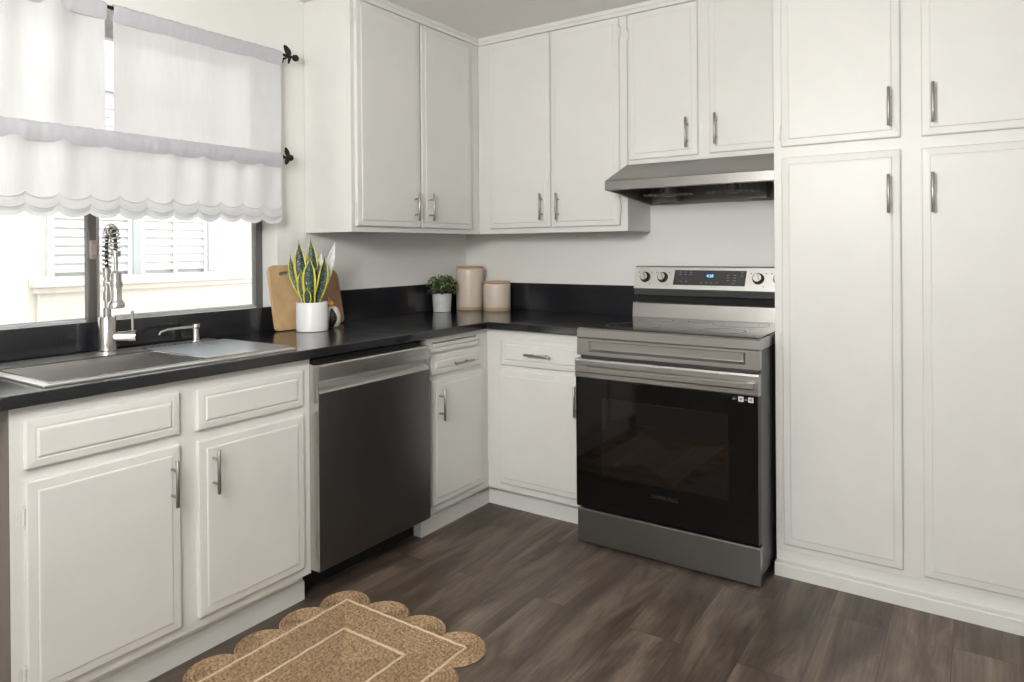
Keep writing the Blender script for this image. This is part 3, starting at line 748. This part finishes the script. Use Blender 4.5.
bm = B()
q = [(1.366, 1.082), (1.708, 1.082), (1.714, 1.152), (1.372, 1.153)]
A = [bm.verts.new(onpan(x, z, .0012)) for x, z in q]; A2 = [bm.verts.new(onpan(x, z, -.001)) for x, z in q]
bm.faces.new(A); bm.faces.new(A2)
for k in range(4): bm.faces.new((A[k], A[(k+1) % 4], A2[(k+1) % 4], A2[k]))
obj('display_glass', bm, 'panel_grey', cpn)
Xa = Vector((1, 0, 0)); Ya = Vector((0, .2677, .9635))
ROTP = Matrix((Xa, Ya, nrm)).transposed()
text(cpn, '4:58', onpan(1.545, 1.126, .0016), .019, ROTP, 'led', 'clock_digits')
def dash(x, z, w_, h_):
    bm = B()
    a = [bm.verts.new(onpan(*p, .0016)) for p in ((x, z), (x+w_, z), (x+w_, z+h_), (x, z+h_))]; bm.faces.new(a)
    obj('button_mark', bm, 'print_grey', cpn)
for (x, z) in ((1.395, 1.142), (1.42, 1.142), (1.446, 1.142), (1.395, 1.131), (1.42, 1.131), (1.446, 1.131), (1.40, 1.098), (1.425, 1.098), (1.500, 1.094), (1.525, 1.094), (1.547, 1.094), (1.573, 1.094),
               (1.625, 1.13), (1.625, 1.118), (1.625, 1.106), (1.655, 1.13), (1.655, 1.118), (1.655, 1.106), (1.648, 1.092), (1.688, 1.142), (1.688, 1.127)): dash(x, z, .011, .0022)
for kx in (1.221, 1.312, 1.767, 1.858):
    c = onpan(kx, 1.117)
    bm = B(); lathe(bm, c, [(.0265, 0), (.0265, .004), (.022, .005), (.0215, .022), (.019, .025), (0, .025)], 30, ax=nrm)
    kn = obj('knob', bm, 'black', rg, smooth=True)
    bm = B(); lathe(bm, c, [(.0185, .0251), (.0185, .0262), (0, .0262)], 26, ax=nrm)
    ux = (Xa*-.35+Ya*.937).normalized(); vx = nrm.cross(ux)
    qq = []
    for (a, b_) in ((-.019, -.0055), (.019, -.0055), (.019, .0055), (-.019, .0055)): qq.append((c+ux*a+vx*b_))
    lo = [bm.verts.new(p+nrm*.012) for p in qq]; hi = [bm.verts.new(p+nrm*.034) for p in qq]
    bm.faces.new(lo); bm.faces.new(hi)
    for k in range(4): bm.faces.new((lo[k], lo[(k+1) % 4], hi[(k+1) % 4], hi[k]))
    obj('knob_grip', bm, 'steel_z', kn, bevel=.001)
    for (dx, dz) in ((-.033, .024), (.033, .024), (.024, -.034)):
        bm = B(); lathe(bm, onpan(kx+dx, 1.117+dz), [(.0028, 0), (.0028, .0006), (0, .0006)], 10, ax=nrm)
        obj('dial_mark', bm, 'black', cpn)

# ------------------------------------------------------------------ range hood
hdn = thing('range_hood', (1.57, -.26, 1.478), 'stainless under-cabinet range hood with sloped front above the stove', 'range hood')
HX0, HX1 = 1.204, 1.935
t = .0015
outer = [(-.004, 1.478), (-.526, 1.521), (-.528, 1.5225), (-.528, 1.561), (-.526, 1.564), (-.292, 1.6575), (-.004, 1.6575)]
bm = B()
# canopy skin (no bottom)
Lft = [bm.verts.new((HX0, p, q)) for p, q in outer]; Rgt = [bm.verts.new((HX1, p, q)) for p, q in outer]
for i in range(1, len(outer)): 
    j = (i+1) % len(outer)
    if i < len(outer): bm.faces.new((Lft[i], Lft[j], Rgt[j], Rgt[i]))
bm.faces.new(Lft); bm.faces.new(Rgt)
# inward bottom lip
lipw = .014
bl = [(HX0, -.004, 1.478), (HX1, -.004, 1.478), (HX1, -.526, 1.521), (HX0, -.526, 1.521)]
bi = [(HX0+lipw, -.018, 1.4795), (HX1-lipw, -.018, 1.4795), (HX1-lipw, -.512, 1.520), (HX0+lipw, -.512, 1.520)]
bu = [(x, y, z+.05 if y < -.3 else z+.10) for x, y, z in bi]
a = [bm.verts.new(p) for p in bl]; b_ = [bm.verts.new(p) for p in bi]
for k in range(4): bm.faces.new((a[k], a[(k+1) % 4], b_[(k+1) % 4], b_[k]))
bmesh.ops.remove_doubles(bm, verts=bm.verts, dist=1e-4)
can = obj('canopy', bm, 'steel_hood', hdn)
bm = B(); b_ = [bm.verts.new(p) for p in bi]; u_ = [bm.verts.new(p) for p in bu]
for k in range(4): bm.faces.new((b_[k], b_[(k+1) % 4], u_[(k+1) % 4], u_[k]))
bm.faces.new(u_)
obj('liner', bm, 'hood_inside', hdn)
for cx_ in (1.40, 1.70):   # two fan guards made of concentric wire rings
    bm = B(); cy_ = -.27
    for r in (.035, .060, .085, .110):
        tube(bm, [(cx_+r*math.cos(2*math.pi*k/28), cy_+r*math.sin(2*math.pi*k/28), 1.507+.00025*r) for k in range(28)], .0022, 6, closed=True)
    for k in range(6):
        an = math.pi*k/3+.2; tube(bm, [(cx_, cy_, 1.508), (cx_+.112*math.cos(an), cy_+.112*math.sin(an), 1.508), (cx_+.112*math.cos(an), cy_+.112*math.sin(an), 1.56)], .0018, 6)
    lathe(bm, (cx_, cy_, 1.500), [(.024, 0), (.026, .006), (.026, .05), (0, .05)], 20)
    obj('fan_guard', bm, 'hood_inside', hdn, smooth=True)
for (x0, x1) in ((1.275, 1.375), (1.72, 1.80)):
    bm = B(); box(bm, x0, x1, -.10, -.03, 1.484, 1.56); box(bm, x0+.01, x1-.01, -.085, -.045, 1.4805, 1.484, 1)
    obj('light_housing', bm, ['hood_inside', 'black'], hdn, bevel=.002)
bm = B()
for i in range(5): box(bm, 1.86+i*.010, 1.866+i*.010, -.5275-.0, -.527, 1.5, 1.5) if False else None
box(bm, 1.73, 1.84, -.500, -.470, 1.528, 1.545)
for i in range(4): lathe(bm, (1.745+i*.026, -.485, 1.517), [(.006, 0), (.006, .012), (0, .012)], 10)
obj('switch_panel', bm, 'black', hdn)

# ------------------------------------------------------------------ curtains
def curtain(parent, name, mat, x, y0, y1, zt_, zbf, amp, nf, seed, ny=None, nz=18, gather=1.0, thick=.0012, ph=0):
    rnd = random.Random(seed); ny = ny or int((y1-y0)*160)
    ks = [(rnd.uniform(.6, 1.4)*nf, rnd.uniform(0, 6.28), rnd.uniform(.4, 1)) for _ in range(4)]
    bm = B(); G = []
    for i in range(ny+1):
        s = i/ny; y = y0+(y1-y0)*s; zb_ = zbf(y); row = []
        for j in range(nz+1):
            t_ = j/nz; z = zt_+(zb_-zt_)*t_
            d_ = sum(w_*math.sin(2*math.pi*k*(y)+p+t_*.8) for k, p, w_ in ks)/3
            row.append(bm.verts.new((x+amp*d_*(gather*(1-t_)+.55*t_+.15), y, z)))
        G.append(row)
    for i in range(ny):
        for j in range(nz): bm.faces.new((G[i][j], G[i+1][j], G[i+1][j+1], G[i][j+1]))
    o = obj(name, bm, mat, parent, smooth=True)
    return o
def header(parent, x, y0, y1, zc, h, seed, rodr=.011):
    """rod pocket: gathered tube around the rod with a small ruffle"""
    rnd = random.Random(seed); bm = B(); n = int((y1-y0)*110)
    G = []
    ph = [rnd.uniform(0, 6.28) for _ in range(4)]
    for i in range(n+1):
        y = y0+(y1-y0)*i/n; row = []
        wv = .5*math.sin(y*190+ph[0])+.3*math.sin(y*331+ph[1])+.4*math.sin(y*71+ph[2])
        ring = [(x+.004, zc-h+.0), (x+.0125+.002*wv, zc-h*.62), (x+.0150+.003*wv, zc-.010), (x+.0135+.002*wv, zc+.006), (x+.004, zc+.0135+.002*wv),
                (x-.010, zc+.008), (x-.0145, zc-.006), (x-.010, zc-.5*h), (x-.0005, zc-h)]
        for a, b_ in ring: row.append(bm.verts.new((a, y, b_)))
        G.append(row)
    for i in range(n):
        for j in range(len(ring)): bm.faces.new((G[i][j], G[i+1][j], G[i+1][(j+1) % len(ring)], G[i][(j+1) % len(ring)]))
    return obj('rod_pocket', bm, 'curtain_shaded', parent, smooth=True)
def rod(x, z, label, yend, rest):
    r_ = thing('curtain_rod', (x, yend, z), label, 'curtain rod')
    obj('rod', cyl(B(), (x, -2.86, z), (x, yend-.012, z), .0065, 16), 'iron', r_, smooth=True)
    bm = B()
    tube(bm, [(x, yend-.014, z), (x, yend-.004, z), (x, yend+.004, z), (x, yend+.018, z)], [.0075, .0095, .006, .006], 14)
    c = Vector((x, yend+.032, z))
    for k in range(1, 2): pass
    lathe(bm, c+Vector((0, -.017, 0)), [(0, 0), (.008, .002), (.0135, .009), (.0155, .017), (.0135, .025), (.008, .031), (0, .034)], 20, ax=Vector((0, 1, 0)))
    obj('finial', bm, 'iron', r_, smooth=True)
    # bracket: leaf-shaped arms and a stalk back to the wall
    bm = B()
    tube(bm, [(x, yend-.004, z), (x-.02, yend-.004, z-.004), (.003, yend-.004, z-.006)], .0045, 10)
    lathe(bm, (.0015, yend-.004, z-.006), [(.016, 0), (.016, .003), (.008, .006), (0, .006)], 18, ax=Vector((1, 0, 0)))
    obj('bracket', bm, 'iron', r_, smooth=True)
    for s in rest:
        bm = B(); n = 16; O = []
        for k in range(n):
            a_ = 2*math.pi*k/n; ln, wd = s[2], s[3]
            u_, v_ = ln*.5*(1+math.cos(a_)), wd*math.sin(a_)*(1.1-.3*math.cos(a_))
            ca, sa = math.cos(s[1]), math.sin(s[1])
            O.append((u_*ca - v_*sa, u_*sa + v_*ca))
        prism(bm, [(yend-.006+p, z+q) for p, q in O], x-.010+s[0], x-.006+s[0], lambda p, q, a: (a, p, q))
        obj('leaf_ornament', bm, 'iron', r_, bevel=.001)
    return r_
RX = .060
rod(RX, 2.125, 'upper black iron curtain rod with leaf bracket and ball end, across the window top', -1.338,
    ((.02, math.radians(128), .052, .014), (.02, math.radians(255), .040, .006)))
rod(RX, 1.674, 'lower black iron curtain rod with leaf bracket and ball end, halfway down the window', -1.372,
    ((.045, math.radians(112), .040, .011), (.045, math.radians(250), .040, .011)))
cu = thing('curtain', (RX, -1.74, 2.125), 'white sheer upper curtain panel right of the narrow gap, nearest the wall cabinet', 'curtain')
curtain(cu, 'cloth', 'curtain', RX+.002, -2.096, -1.388, 2.10, lambda y: 1.615-.018*abs(math.sin(math.pi*(y+2.096)/.09)), .012, 5, 3)
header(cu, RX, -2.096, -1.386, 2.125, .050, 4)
cu = thing('curtain', (RX, -2.47, 2.125), 'white sheer upper curtain panel at the left edge of the photo', 'curtain')
curtain(cu, 'cloth', 'curtain', RX+.002, -2.84, -2.124, 2.10, lambda y: 1.615-.018*abs(math.sin(math.pi*(y+2.096)/.09)), .012, 5, 5)
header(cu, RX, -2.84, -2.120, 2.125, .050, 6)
cu = thing('curtain', (RX, -2.1, 1.674), 'white lower cafe curtain with scalloped embroidered hem over the sink', 'curtain')
SCW = .098
def hemz(y): return 1.398 - .020*abs(math.sin(math.pi*(y+1.40)/SCW))**.6
curtain(cu, 'cloth', 'curtain', RX+.016, -2.84, -1.402, 1.655, hemz, .010, 6, 9, ny=330, nz=16)
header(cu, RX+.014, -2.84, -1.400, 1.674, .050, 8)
bm = B()   # embroidered padded scallops along the hem
y = -1.40
while y > -2.84:
    for (dz, dep, am) in ((.062, .030, .006), (.028, .0, .008)):
        pts = []
        for k in range(13):
            s = k/12; yy = y-SCW*s; zz = 1.398+dz-.020*math.sin(math.pi*s)**.6-.0
            pts.append((RX+.021+.004*math.sin(math.pi*s), yy, zz))
        tube(bm, pts, [.0014+.0012*math.sin(math.pi*k/12) for k in range(13)], 6)
    n = 12; top = []; bot = []
    for k in range(n+1):
        s = k/n; yy = y-SCW*s
        top.append((yy, 1.398+.050-.016*math.sin(math.pi*s))); bot.append((yy, 1.398+.010-.016*math.sin(math.pi*s)))
    mid = [bm.verts.new((RX+.0195+.006*math.sin(math.pi*k/n), (top[k][0]), (top[k][1]+bot[k][1])/2)) for k in range(n+1)]
    tv = [bm.verts.new((RX+.019, *p)) for p in top]; bv = [bm.verts.new((RX+.019, *p)) for p in bot]
    for k in range(n): bm.faces.new((tv[k], tv[k+1], mid[k+1], mid[k])); bm.faces.new((mid[k], mid[k+1], bv[k+1], bv[k]))
    y -= SCW
obj('embroidered_hem', bm, 'curtain', cu, smooth=True)

# ------------------------------------------------------------------ neighbouring house seen through the window
nh = thing('neighbouring_house', (-1.75, -1.0, -.2), 'pale neighbouring house wall with a louvred window, seen through the kitchen window', 'house')
EX = -1.6
bm = B(); box(bm, EX-.25, EX-.04, -7, 3.5, -.2, 3.2)
obj('wall', bm, 'exterior', nh)
bm = B(); box(bm, EX-.04, EX+.03, -1.715, 3.0, 1.072, 1.128); box(bm, EX-.04, EX+.012, -1.70, 3.0, 1.040, 1.072); box(bm, EX-.04, EX-.01, -1.68, 3.0, -.2, 1.04)
obj('ledge', bm, 'exterior_trim', nh, bevel=.004)
bm = B()
for (y0, y1) in ((-1.178, -1.13), (-.692, -.636)): box(bm, EX-.04, EX, y0, y1, 1.128, 2.2)
box(bm, EX-.04, EX, -1.626, -.636, 2.2, 2.25)
obj('window_frame', bm, 'shutter_frame', nh, bevel=.003)
for (a, b_) in ((-1.626, -1.178), (-1.13, -.692)):
    bm = B(); mid_ = (a+b_)/2
    for (y0, y1) in ((a, a+.025), (mid_-.012, mid_+.012), (b_-.025, b_)): box(bm, EX-.035, EX-.010, y0, y1, 1.128, 2.2)
    z = 1.15
    while z < 2.15:
        for (y0, y1) in ((a+.025, mid_-.012), (mid_+.012, b_-.025)):
            prism(bm, [(-.036, z+.050), (-.026, z+.050), (-.014, z+.001), (-.036, z+.001)], y0, y1, lambda p, q, a_: (EX+p, a_, q))
        z += .050
    box(bm, EX-.0395, EX-.036, a, b_, 1.128, 2.2)
    obj('shutter', bm, 'shutter', nh)

# ------------------------------------------------------------------ things on the worktop
def cutting_board(name, label, y0, y1, h, xb, lean, mat, slot, cr=.028, rot=0, th=.016):
    t_ = thing(name, (xb, (y0+y1)/2, CT+.001), label, 'cutting board')
    bm = B(); pts = []
    def arc(cy, cz, a0, r): return [(cy+r*math.cos(a0+math.pi/2*k/6), cz+r*math.sin(a0+math.pi/2*k/6)) for k in range(7)]
    pts += arc(y1-cr*.6, cr*.6, -math.pi/2, cr*.6); pts += arc(y1-cr, h-cr, 0, cr); pts += arc(y0+cr, h-cr, math.pi/2, cr); pts += arc(y0+cr*.6, cr*.6, math.pi, cr*.6)
    sy0, sy1, sz0, sz1 = slot; r = (sz1-sz0)/2
    hole = [(sy1-r+r*math.cos(a_), (sz0+sz1)/2+r*math.sin(a_)) for a_ in [-math.pi/2+math.pi*k/8 for k in range(9)]] + [(sy0+r+r*math.cos(a_), (sz0+sz1)/2+r*math.sin(a_)) for a_ in [math.pi/2+math.pi*k/8 for k in range(9)]]
    ca, sa = math.cos(lean), math.sin(lean)
    def P(y, v, n): return (xb - v*sa + n*ca, y, CT+.001 + v*ca + n*sa)
    lay = []
    for n in (0, th):
        o_ = [bm.verts.new(P(a_, b2, n)) for a_, b2 in pts]; i_ = [bm.verts.new(P(a_, b2, n)) for a_, b2 in hole]
        eo = [bm.edges.new((o_[k], o_[(k+1) % len(o_)])) for k in range(len(o_))]; ei = [bm.edges.new((i_[k], i_[(k+1) % len(i_)])) for k in range(len(i_))]
        bmesh.ops.triangle_fill(bm, use_beauty=True, use_dissolve=False, edges=eo+ei)
        lay.append((o_, i_))
    for q in (0, 1):
        a_, b2 = lay[0][q], lay[1][q]
        for k in range(len(a_)): bm.faces.new((a_[k], a_[(k+1) % len(a_)], b2[(k+1) % len(a_)], b2[k]))
    obj('board', bm, mat, t_, bevel=.0025)
    return t_
cutting_board('cutting_board', 'light bamboo cutting board with hand slot, leaning by the window behind the snake plant', -1.440, -1.195, .288, .0735, .20, 'bamboo', (-1.390, -1.280, .240, .258))
cutting_board('cutting_board', 'browner wooden cutting board behind the bird figurine, lower than the bamboo one', -1.245, -1.038, .262, .055, .20, 'walnut', (-1.150, -1.075, .228, .240), cr=.045)

# snake plant
px_, py_ = .180, -1.325
sp_ = thing('snake_plant', (px_, py_, CT), 'potted snake plant with yellow edged upright leaves in a white round pot', 'plant')
obj('pot', lathe(B(), (px_, py_, CT+.0005), [(.064, 0), (.067, .003), (.067, .124), (.066, .1255), (.062, .1255), (.061, .11), (.0, .11)], 48), 'white_pot', sp_, smooth=True)
obj('soil', lathe(B(), (px_, py_, CT+.108), [(.0605, 0), (.0605, .006), (.03, .010), (0, .010)], 24), 'soil', sp_, smooth=True)
def leaf(bx_, by_, tip, width, mat, fold=.25, curve=.0, twist=0.0, hgt=None):
    bm = B(); uvl = bm.loops.layers.uv.new('UVMap')
    width *= 1.38
    b0 = Vector((bx_, by_, CT+.112)); t1 = Vector(tip); n = 16
    camr = Vector((.83, .56, 0)); camf = Vector((.56, -.83, 0))
    R2 = Matrix.Rotation(twist, 3, 'Z'); sdv = R2 @ camr; nv = R2 @ camf
    G = []
    for i in range(n+1):
        s = i/n
        c = b0.lerp(t1, s) + camr*(curve*math.sin(math.pi*s)) 
        wd = width*(.62+.55*math.sin(math.pi*min(1, s*1.15)*.72))*(1-s**5)*(1 if s < .75 else (1-((s-.75)/.25)**1.7*.98))
        row = []
        for j, u in enumerate((-1, -.6, 0, .6, 1)):
            wav = .0018*math.sin(9*s*math.pi+u*2)*abs(u)
            row.append((bm.verts.new(c + sdv*(u*wd/2) + nv*(fold*wd*u*u*.6+wav)), ((u+1)/2, s)))
        G.append(row)
    for i in range(n):
        for j in range(4):
            q = (G[i][j], G[i][j+1], G[i+1][j+1], G[i+1][j]); f = bm.faces.new([v for v, _ in q])
            for lp, (_, uv_) in zip(f.loops, q): lp[uvl].uv = uv_
    o = obj('leaf', bm, mat, sp_, smooth=True)
    md = o.modifiers.new('thickness', 'SOLIDIFY'); md.thickness = .0022; md.offset = 0
    return o
camr = Vector((.83, .56, 0)); pc_ = Vector((px_, py_, 0))
def lf(b, t_, z, w_, mat='snake', depth=0, **k):
    # b, t_: sideways offset of base and tip across the pot; depth: towards the room
    camf = Vector((.56, -.83, 0)); B0 = pc_+camr*b+camf*depth; T = pc_+camr*t_+camf*depth*1.2
    leaf(B0.x, B0.y, (T.x, T.y, z), w_, mat, **k)
lf(-.012, -.055, 1.308, .040, depth=.0, curve=-.010)
lf(.000, -.013, 1.322, .036, depth=-.022, curve=.006)
lf(.006, .026, 1.215, .036, depth=-.01, curve=.012)
lf(.004, .002, 1.232, .040, depth=.022, curve=-.006)
lf(-.022, -.098, 1.245, .026, depth=-.012, curve=-.018)
lf(.016, .060, 1.235, .030, depth=.010, curve=.012, twist=.4)
lf(.012, .100, 1.308, .028, 'snake_pale', depth=-.02, curve=.004, twist=.5)
lf(.008, .034, 1.265, .020, 'snake_pale', depth=-.028, curve=.004)
lf(-.010, -.012, 1.10, .024, depth=.036, curve=.004)
lf(-.020, -.040, 1.180, .030, depth=.018, curve=-.004)

# bird figurine
bx0, by0 = .150, -1.185
bd = thing('bird_figurine', (bx0, by0, CT), 'small white bird figurine with black wing and orange head, right of the snake plant', 'figurine')
obj('body', lathe(B(), (bx0, by0, CT+.0005), [(.021, 0), (.031, .008), (.037, .030), (.037, .054), (.030, .078), (.020, .092), (0, .098)], 32), 'bird_white', bd, smooth=True)
bm = B()
hc = Vector((bx0, by0, CT+.106)) - Vector((.83, .56, 0))*.010
lathe(bm, hc-Vector((0, 0, .017)), [(0, 0), (.010, .003), (.0155, .011), (.0165, .018), (.013, .027), (.006, .033), (0, .034)], 22)
obj('head', bm, 'bird_orange', bd, smooth=True)
bm = B(); tube(bm, [hc+Vector((0, 0, .012)), hc+Vector((-.006, -.002, .024)), hc+Vector((-.012, -.004, .036))], [.006, .0045, .001], 10)
obj('crest', bm, 'lid_wood', bd, smooth=True)
bm = B(); tube(bm, [hc-camr*.008+Vector((0, 0, .0)), hc-camr*.024+Vector((0, 0, -.004)), hc-camr*.032+Vector((0, 0, -.014))], [.006, .0045, .001], 10)
obj('beak', bm, 'bird_black', bd, smooth=True)
bm = B()
camf_ = Vector((.56, -.83, 0)); G = []
for i in range(11):
    s = i/10; z = CT+.004+.086*s; rb = .0385*math.sin(math.pi*(.18+.70*s))**.5*(1 if s < .8 else .92)+.001
    row = []
    for j in range(5):
        a_ = -.35+.9*j/4 + .25*math.sin(math.pi*s)
        w_ = (math.sin(math.pi*min(1, .12+s*.88)))**.5
        a_ = .12+ .25*math.sin(math.pi*s) + (j/4-.5)*.85*w_
        row.append(bm.verts.new(Vector((bx0, by0, z)) + (camf_*math.cos(a_)+camr*math.sin(a_))*rb))
    G.append(row)
for i in range(10):
    for j in range(4): bm.faces.new((G[i][j], G[i][j+1], G[i+1][j+1], G[i+1][j]))
wg = obj('wing', bm, 'bird_black', bd, smooth=True); md = wg.modifiers.new('thickness', 'SOLIDIFY'); md.thickness = .003; md.offset = 0

# small topiary plant in the corner
tx, ty = .086, -.332
tpn = thing('potted_plant', (tx, ty, CT), 'small round leafy green plant in a pale grey pot in the counter corner', 'plant')
obj('pot', lathe(B(), (tx, ty, CT+.0005), [(.046, 0), (.049, .002), (.055, .098), (.0555, .100), (.051, .100), (.050, .088), (0, .088)], 36), 'grey_pot', tpn, smooth=True)
rnd = random.Random(4)
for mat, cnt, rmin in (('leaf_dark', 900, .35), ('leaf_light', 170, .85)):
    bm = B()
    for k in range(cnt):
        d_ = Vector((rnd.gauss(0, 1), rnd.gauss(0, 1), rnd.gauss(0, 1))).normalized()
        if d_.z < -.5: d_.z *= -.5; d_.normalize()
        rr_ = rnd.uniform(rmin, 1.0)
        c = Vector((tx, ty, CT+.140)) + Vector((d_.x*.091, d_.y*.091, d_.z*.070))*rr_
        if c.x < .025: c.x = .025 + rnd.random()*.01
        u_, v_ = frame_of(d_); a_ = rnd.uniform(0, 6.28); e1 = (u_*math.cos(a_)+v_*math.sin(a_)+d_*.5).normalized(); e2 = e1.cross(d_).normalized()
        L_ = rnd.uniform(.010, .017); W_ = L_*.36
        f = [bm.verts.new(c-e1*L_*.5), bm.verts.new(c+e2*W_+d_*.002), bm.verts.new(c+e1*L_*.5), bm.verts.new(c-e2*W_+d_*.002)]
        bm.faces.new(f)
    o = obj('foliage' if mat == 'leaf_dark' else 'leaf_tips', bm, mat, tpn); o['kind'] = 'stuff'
bm = B()
lathe(bm, (tx, ty, CT+.088), [(.007, 0), (.006, .05), (0, .055)], 8)
obj('stem', bm, 'soil', tpn)
bm = B()
c = Vector((tx+.01, ty-.03, CT+.212))
lathe(bm, c, [(0, 0), (.005, .003), (.0065, .008), (.004, .013), (0, .015)], 12)
lathe(bm, c+Vector((.012, .008, .001)), [(0, 0), (.004, .003), (.005, .007), (.003, .011), (0, .012)], 12)
tube(bm, [c+Vector((0, 0, -.03)), c+Vector((0, 0, .002))], .0012, 6)
tube(bm, [c+Vector((-.01, -.004, -.03)), c+Vector((-.012, -.005, .03))], .0014, 6)
obj('blossom', bm, 'sparkle', tpn, smooth=True)

def canister(x, y, r, h, label):
    t_ = thing('canister', (x, y, CT), label, 'canister', None)
    obj('foot_band', lathe(B(), (x, y, CT+.0005), [(r*.97, 0), (r*.995, .003), (r*.995, .020), (r*.98, .0205)], 48), 'clay', t_, smooth=True)
    obj('jar', lathe(B(), (x, y, CT+.0210), [(r*.985, 0), (r, .003), (r, h-.035), (r*.985, h-.026), (r*.93, h-.021), (0, h-.021)], 48), 'canister', t_, smooth=True)
    obj('lid', lathe(B(), (x, y, CT+h+.0005), [(r*.88, 0), (r*.97, .001), (r*.985, .003), (r*.985, .010), (r*.97, .012), (0, .012)], 48), 'lid_wood', t_, smooth=True)
canister(.138, -.142, .079, .240, 'tall cream stoneware canister with wooden lid, in the counter corner')
canister(.310, -.112, .079, .155, 'short cream stoneware canister with wooden lid, right of the tall one')

# ------------------------------------------------------------------ rug
RX0_, RX1_, RY1_, RY0_ = .712, 1.258, -1.622, -2.52
ru = thing('rug', ((RX0_+RX1_)/2, (RY0_+RY1_)/2, 0), 'scalloped braided jute rug with pale cord lines on the floor before the sink', 'rug')
# field: concentric braids
cxr = (RX0_+RX1_)/2
prof = []
ins = 0; hw = (RX1_-RX0_)/2
bm = B(); rows = int(hw/.0125)
prof = [(0, 0), (0, .007)]
for k in range(rows):
    a_ = k*hw/rows; b_ = (k+1)*hw/rows
    for s in (.12, .35, .65, .88): prof.append((min(a_+(b_-a_)*s, hw-.0005), .0025+.0095*math.sin(math.pi*s)))
def rings2(bm, prof):
    L = []
    for ins, h in prof: L.append([bm.verts.new(p) for p in ((RX0_+ins, RY0_+ins, h), (RX1_-ins, RY0_+ins, h), (RX1_-ins, RY1_-ins, h), (RX0_+ins, RY1_-ins, h))])
    for a, b in zip(L, L[1:]):
        for k in range(4): bm.faces.new((a[k], a[(k+1) % 4], b[(k+1) % 4], b[k]))
    bm.faces.new(L[0]); bm.faces.new(L[-1])
rings2(bm, prof)
obj('field', bm, 'jute', ru)
for ins in (.0, .135):
    bm = B(); x0, x1, y0, y1 = RX0_+ins+.003, RX1_-ins-.003, RY0_+ins+.003, RY1_-ins-.003
    pts = []
    n = 24
    for (ax_, ay_, bx_, by_) in ((x0, y0, x1, y0), (x1, y0, x1, y1), (x1, y1, x0, y1), (x0, y1, x0, y0)):
        for k in range(n): s = k/n; pts.append((ax_+(bx_-ax_)*s+.0012*math.sin(k*1.9), ay_+(by_-ay_)*s+.0012*math.sin(k*2.3), .0105))
    tube(bm, pts, .0042, 8, closed=True)
    obj('border_cord', bm, 'jute_cord', ru, smooth=True)
def scallop(cx, cy, R):
    bm = B(); prof = [(R-.002, 0), (R, .004)]
    nr = int(R/.011)
    for k in range(nr):
        for s in (.15, .5, .85): prof.append((R-(k+s)*R/nr, .0015+.0085*math.sin(math.pi*s)))
    prof.append((0, .006)); lathe(bm, (cx, cy, .0005), prof, 36)
    obj('scallop', bm, 'jute', ru, smooth=True)
for (sx, sy, sr) in ((.722, -1.640, .088), (.890, -1.622, .092), (1.056, -1.624, .090), (1.228, -1.638, .094)): scallop(sx, sy, sr)
for k in range(1, 5): scallop(.703, -1.625-.168*k, .090); scallop(1.256, -1.640-.168*k, .090)
for k in range(4): scallop(RX0_+.03+.165*k, RY0_+.005, .085)
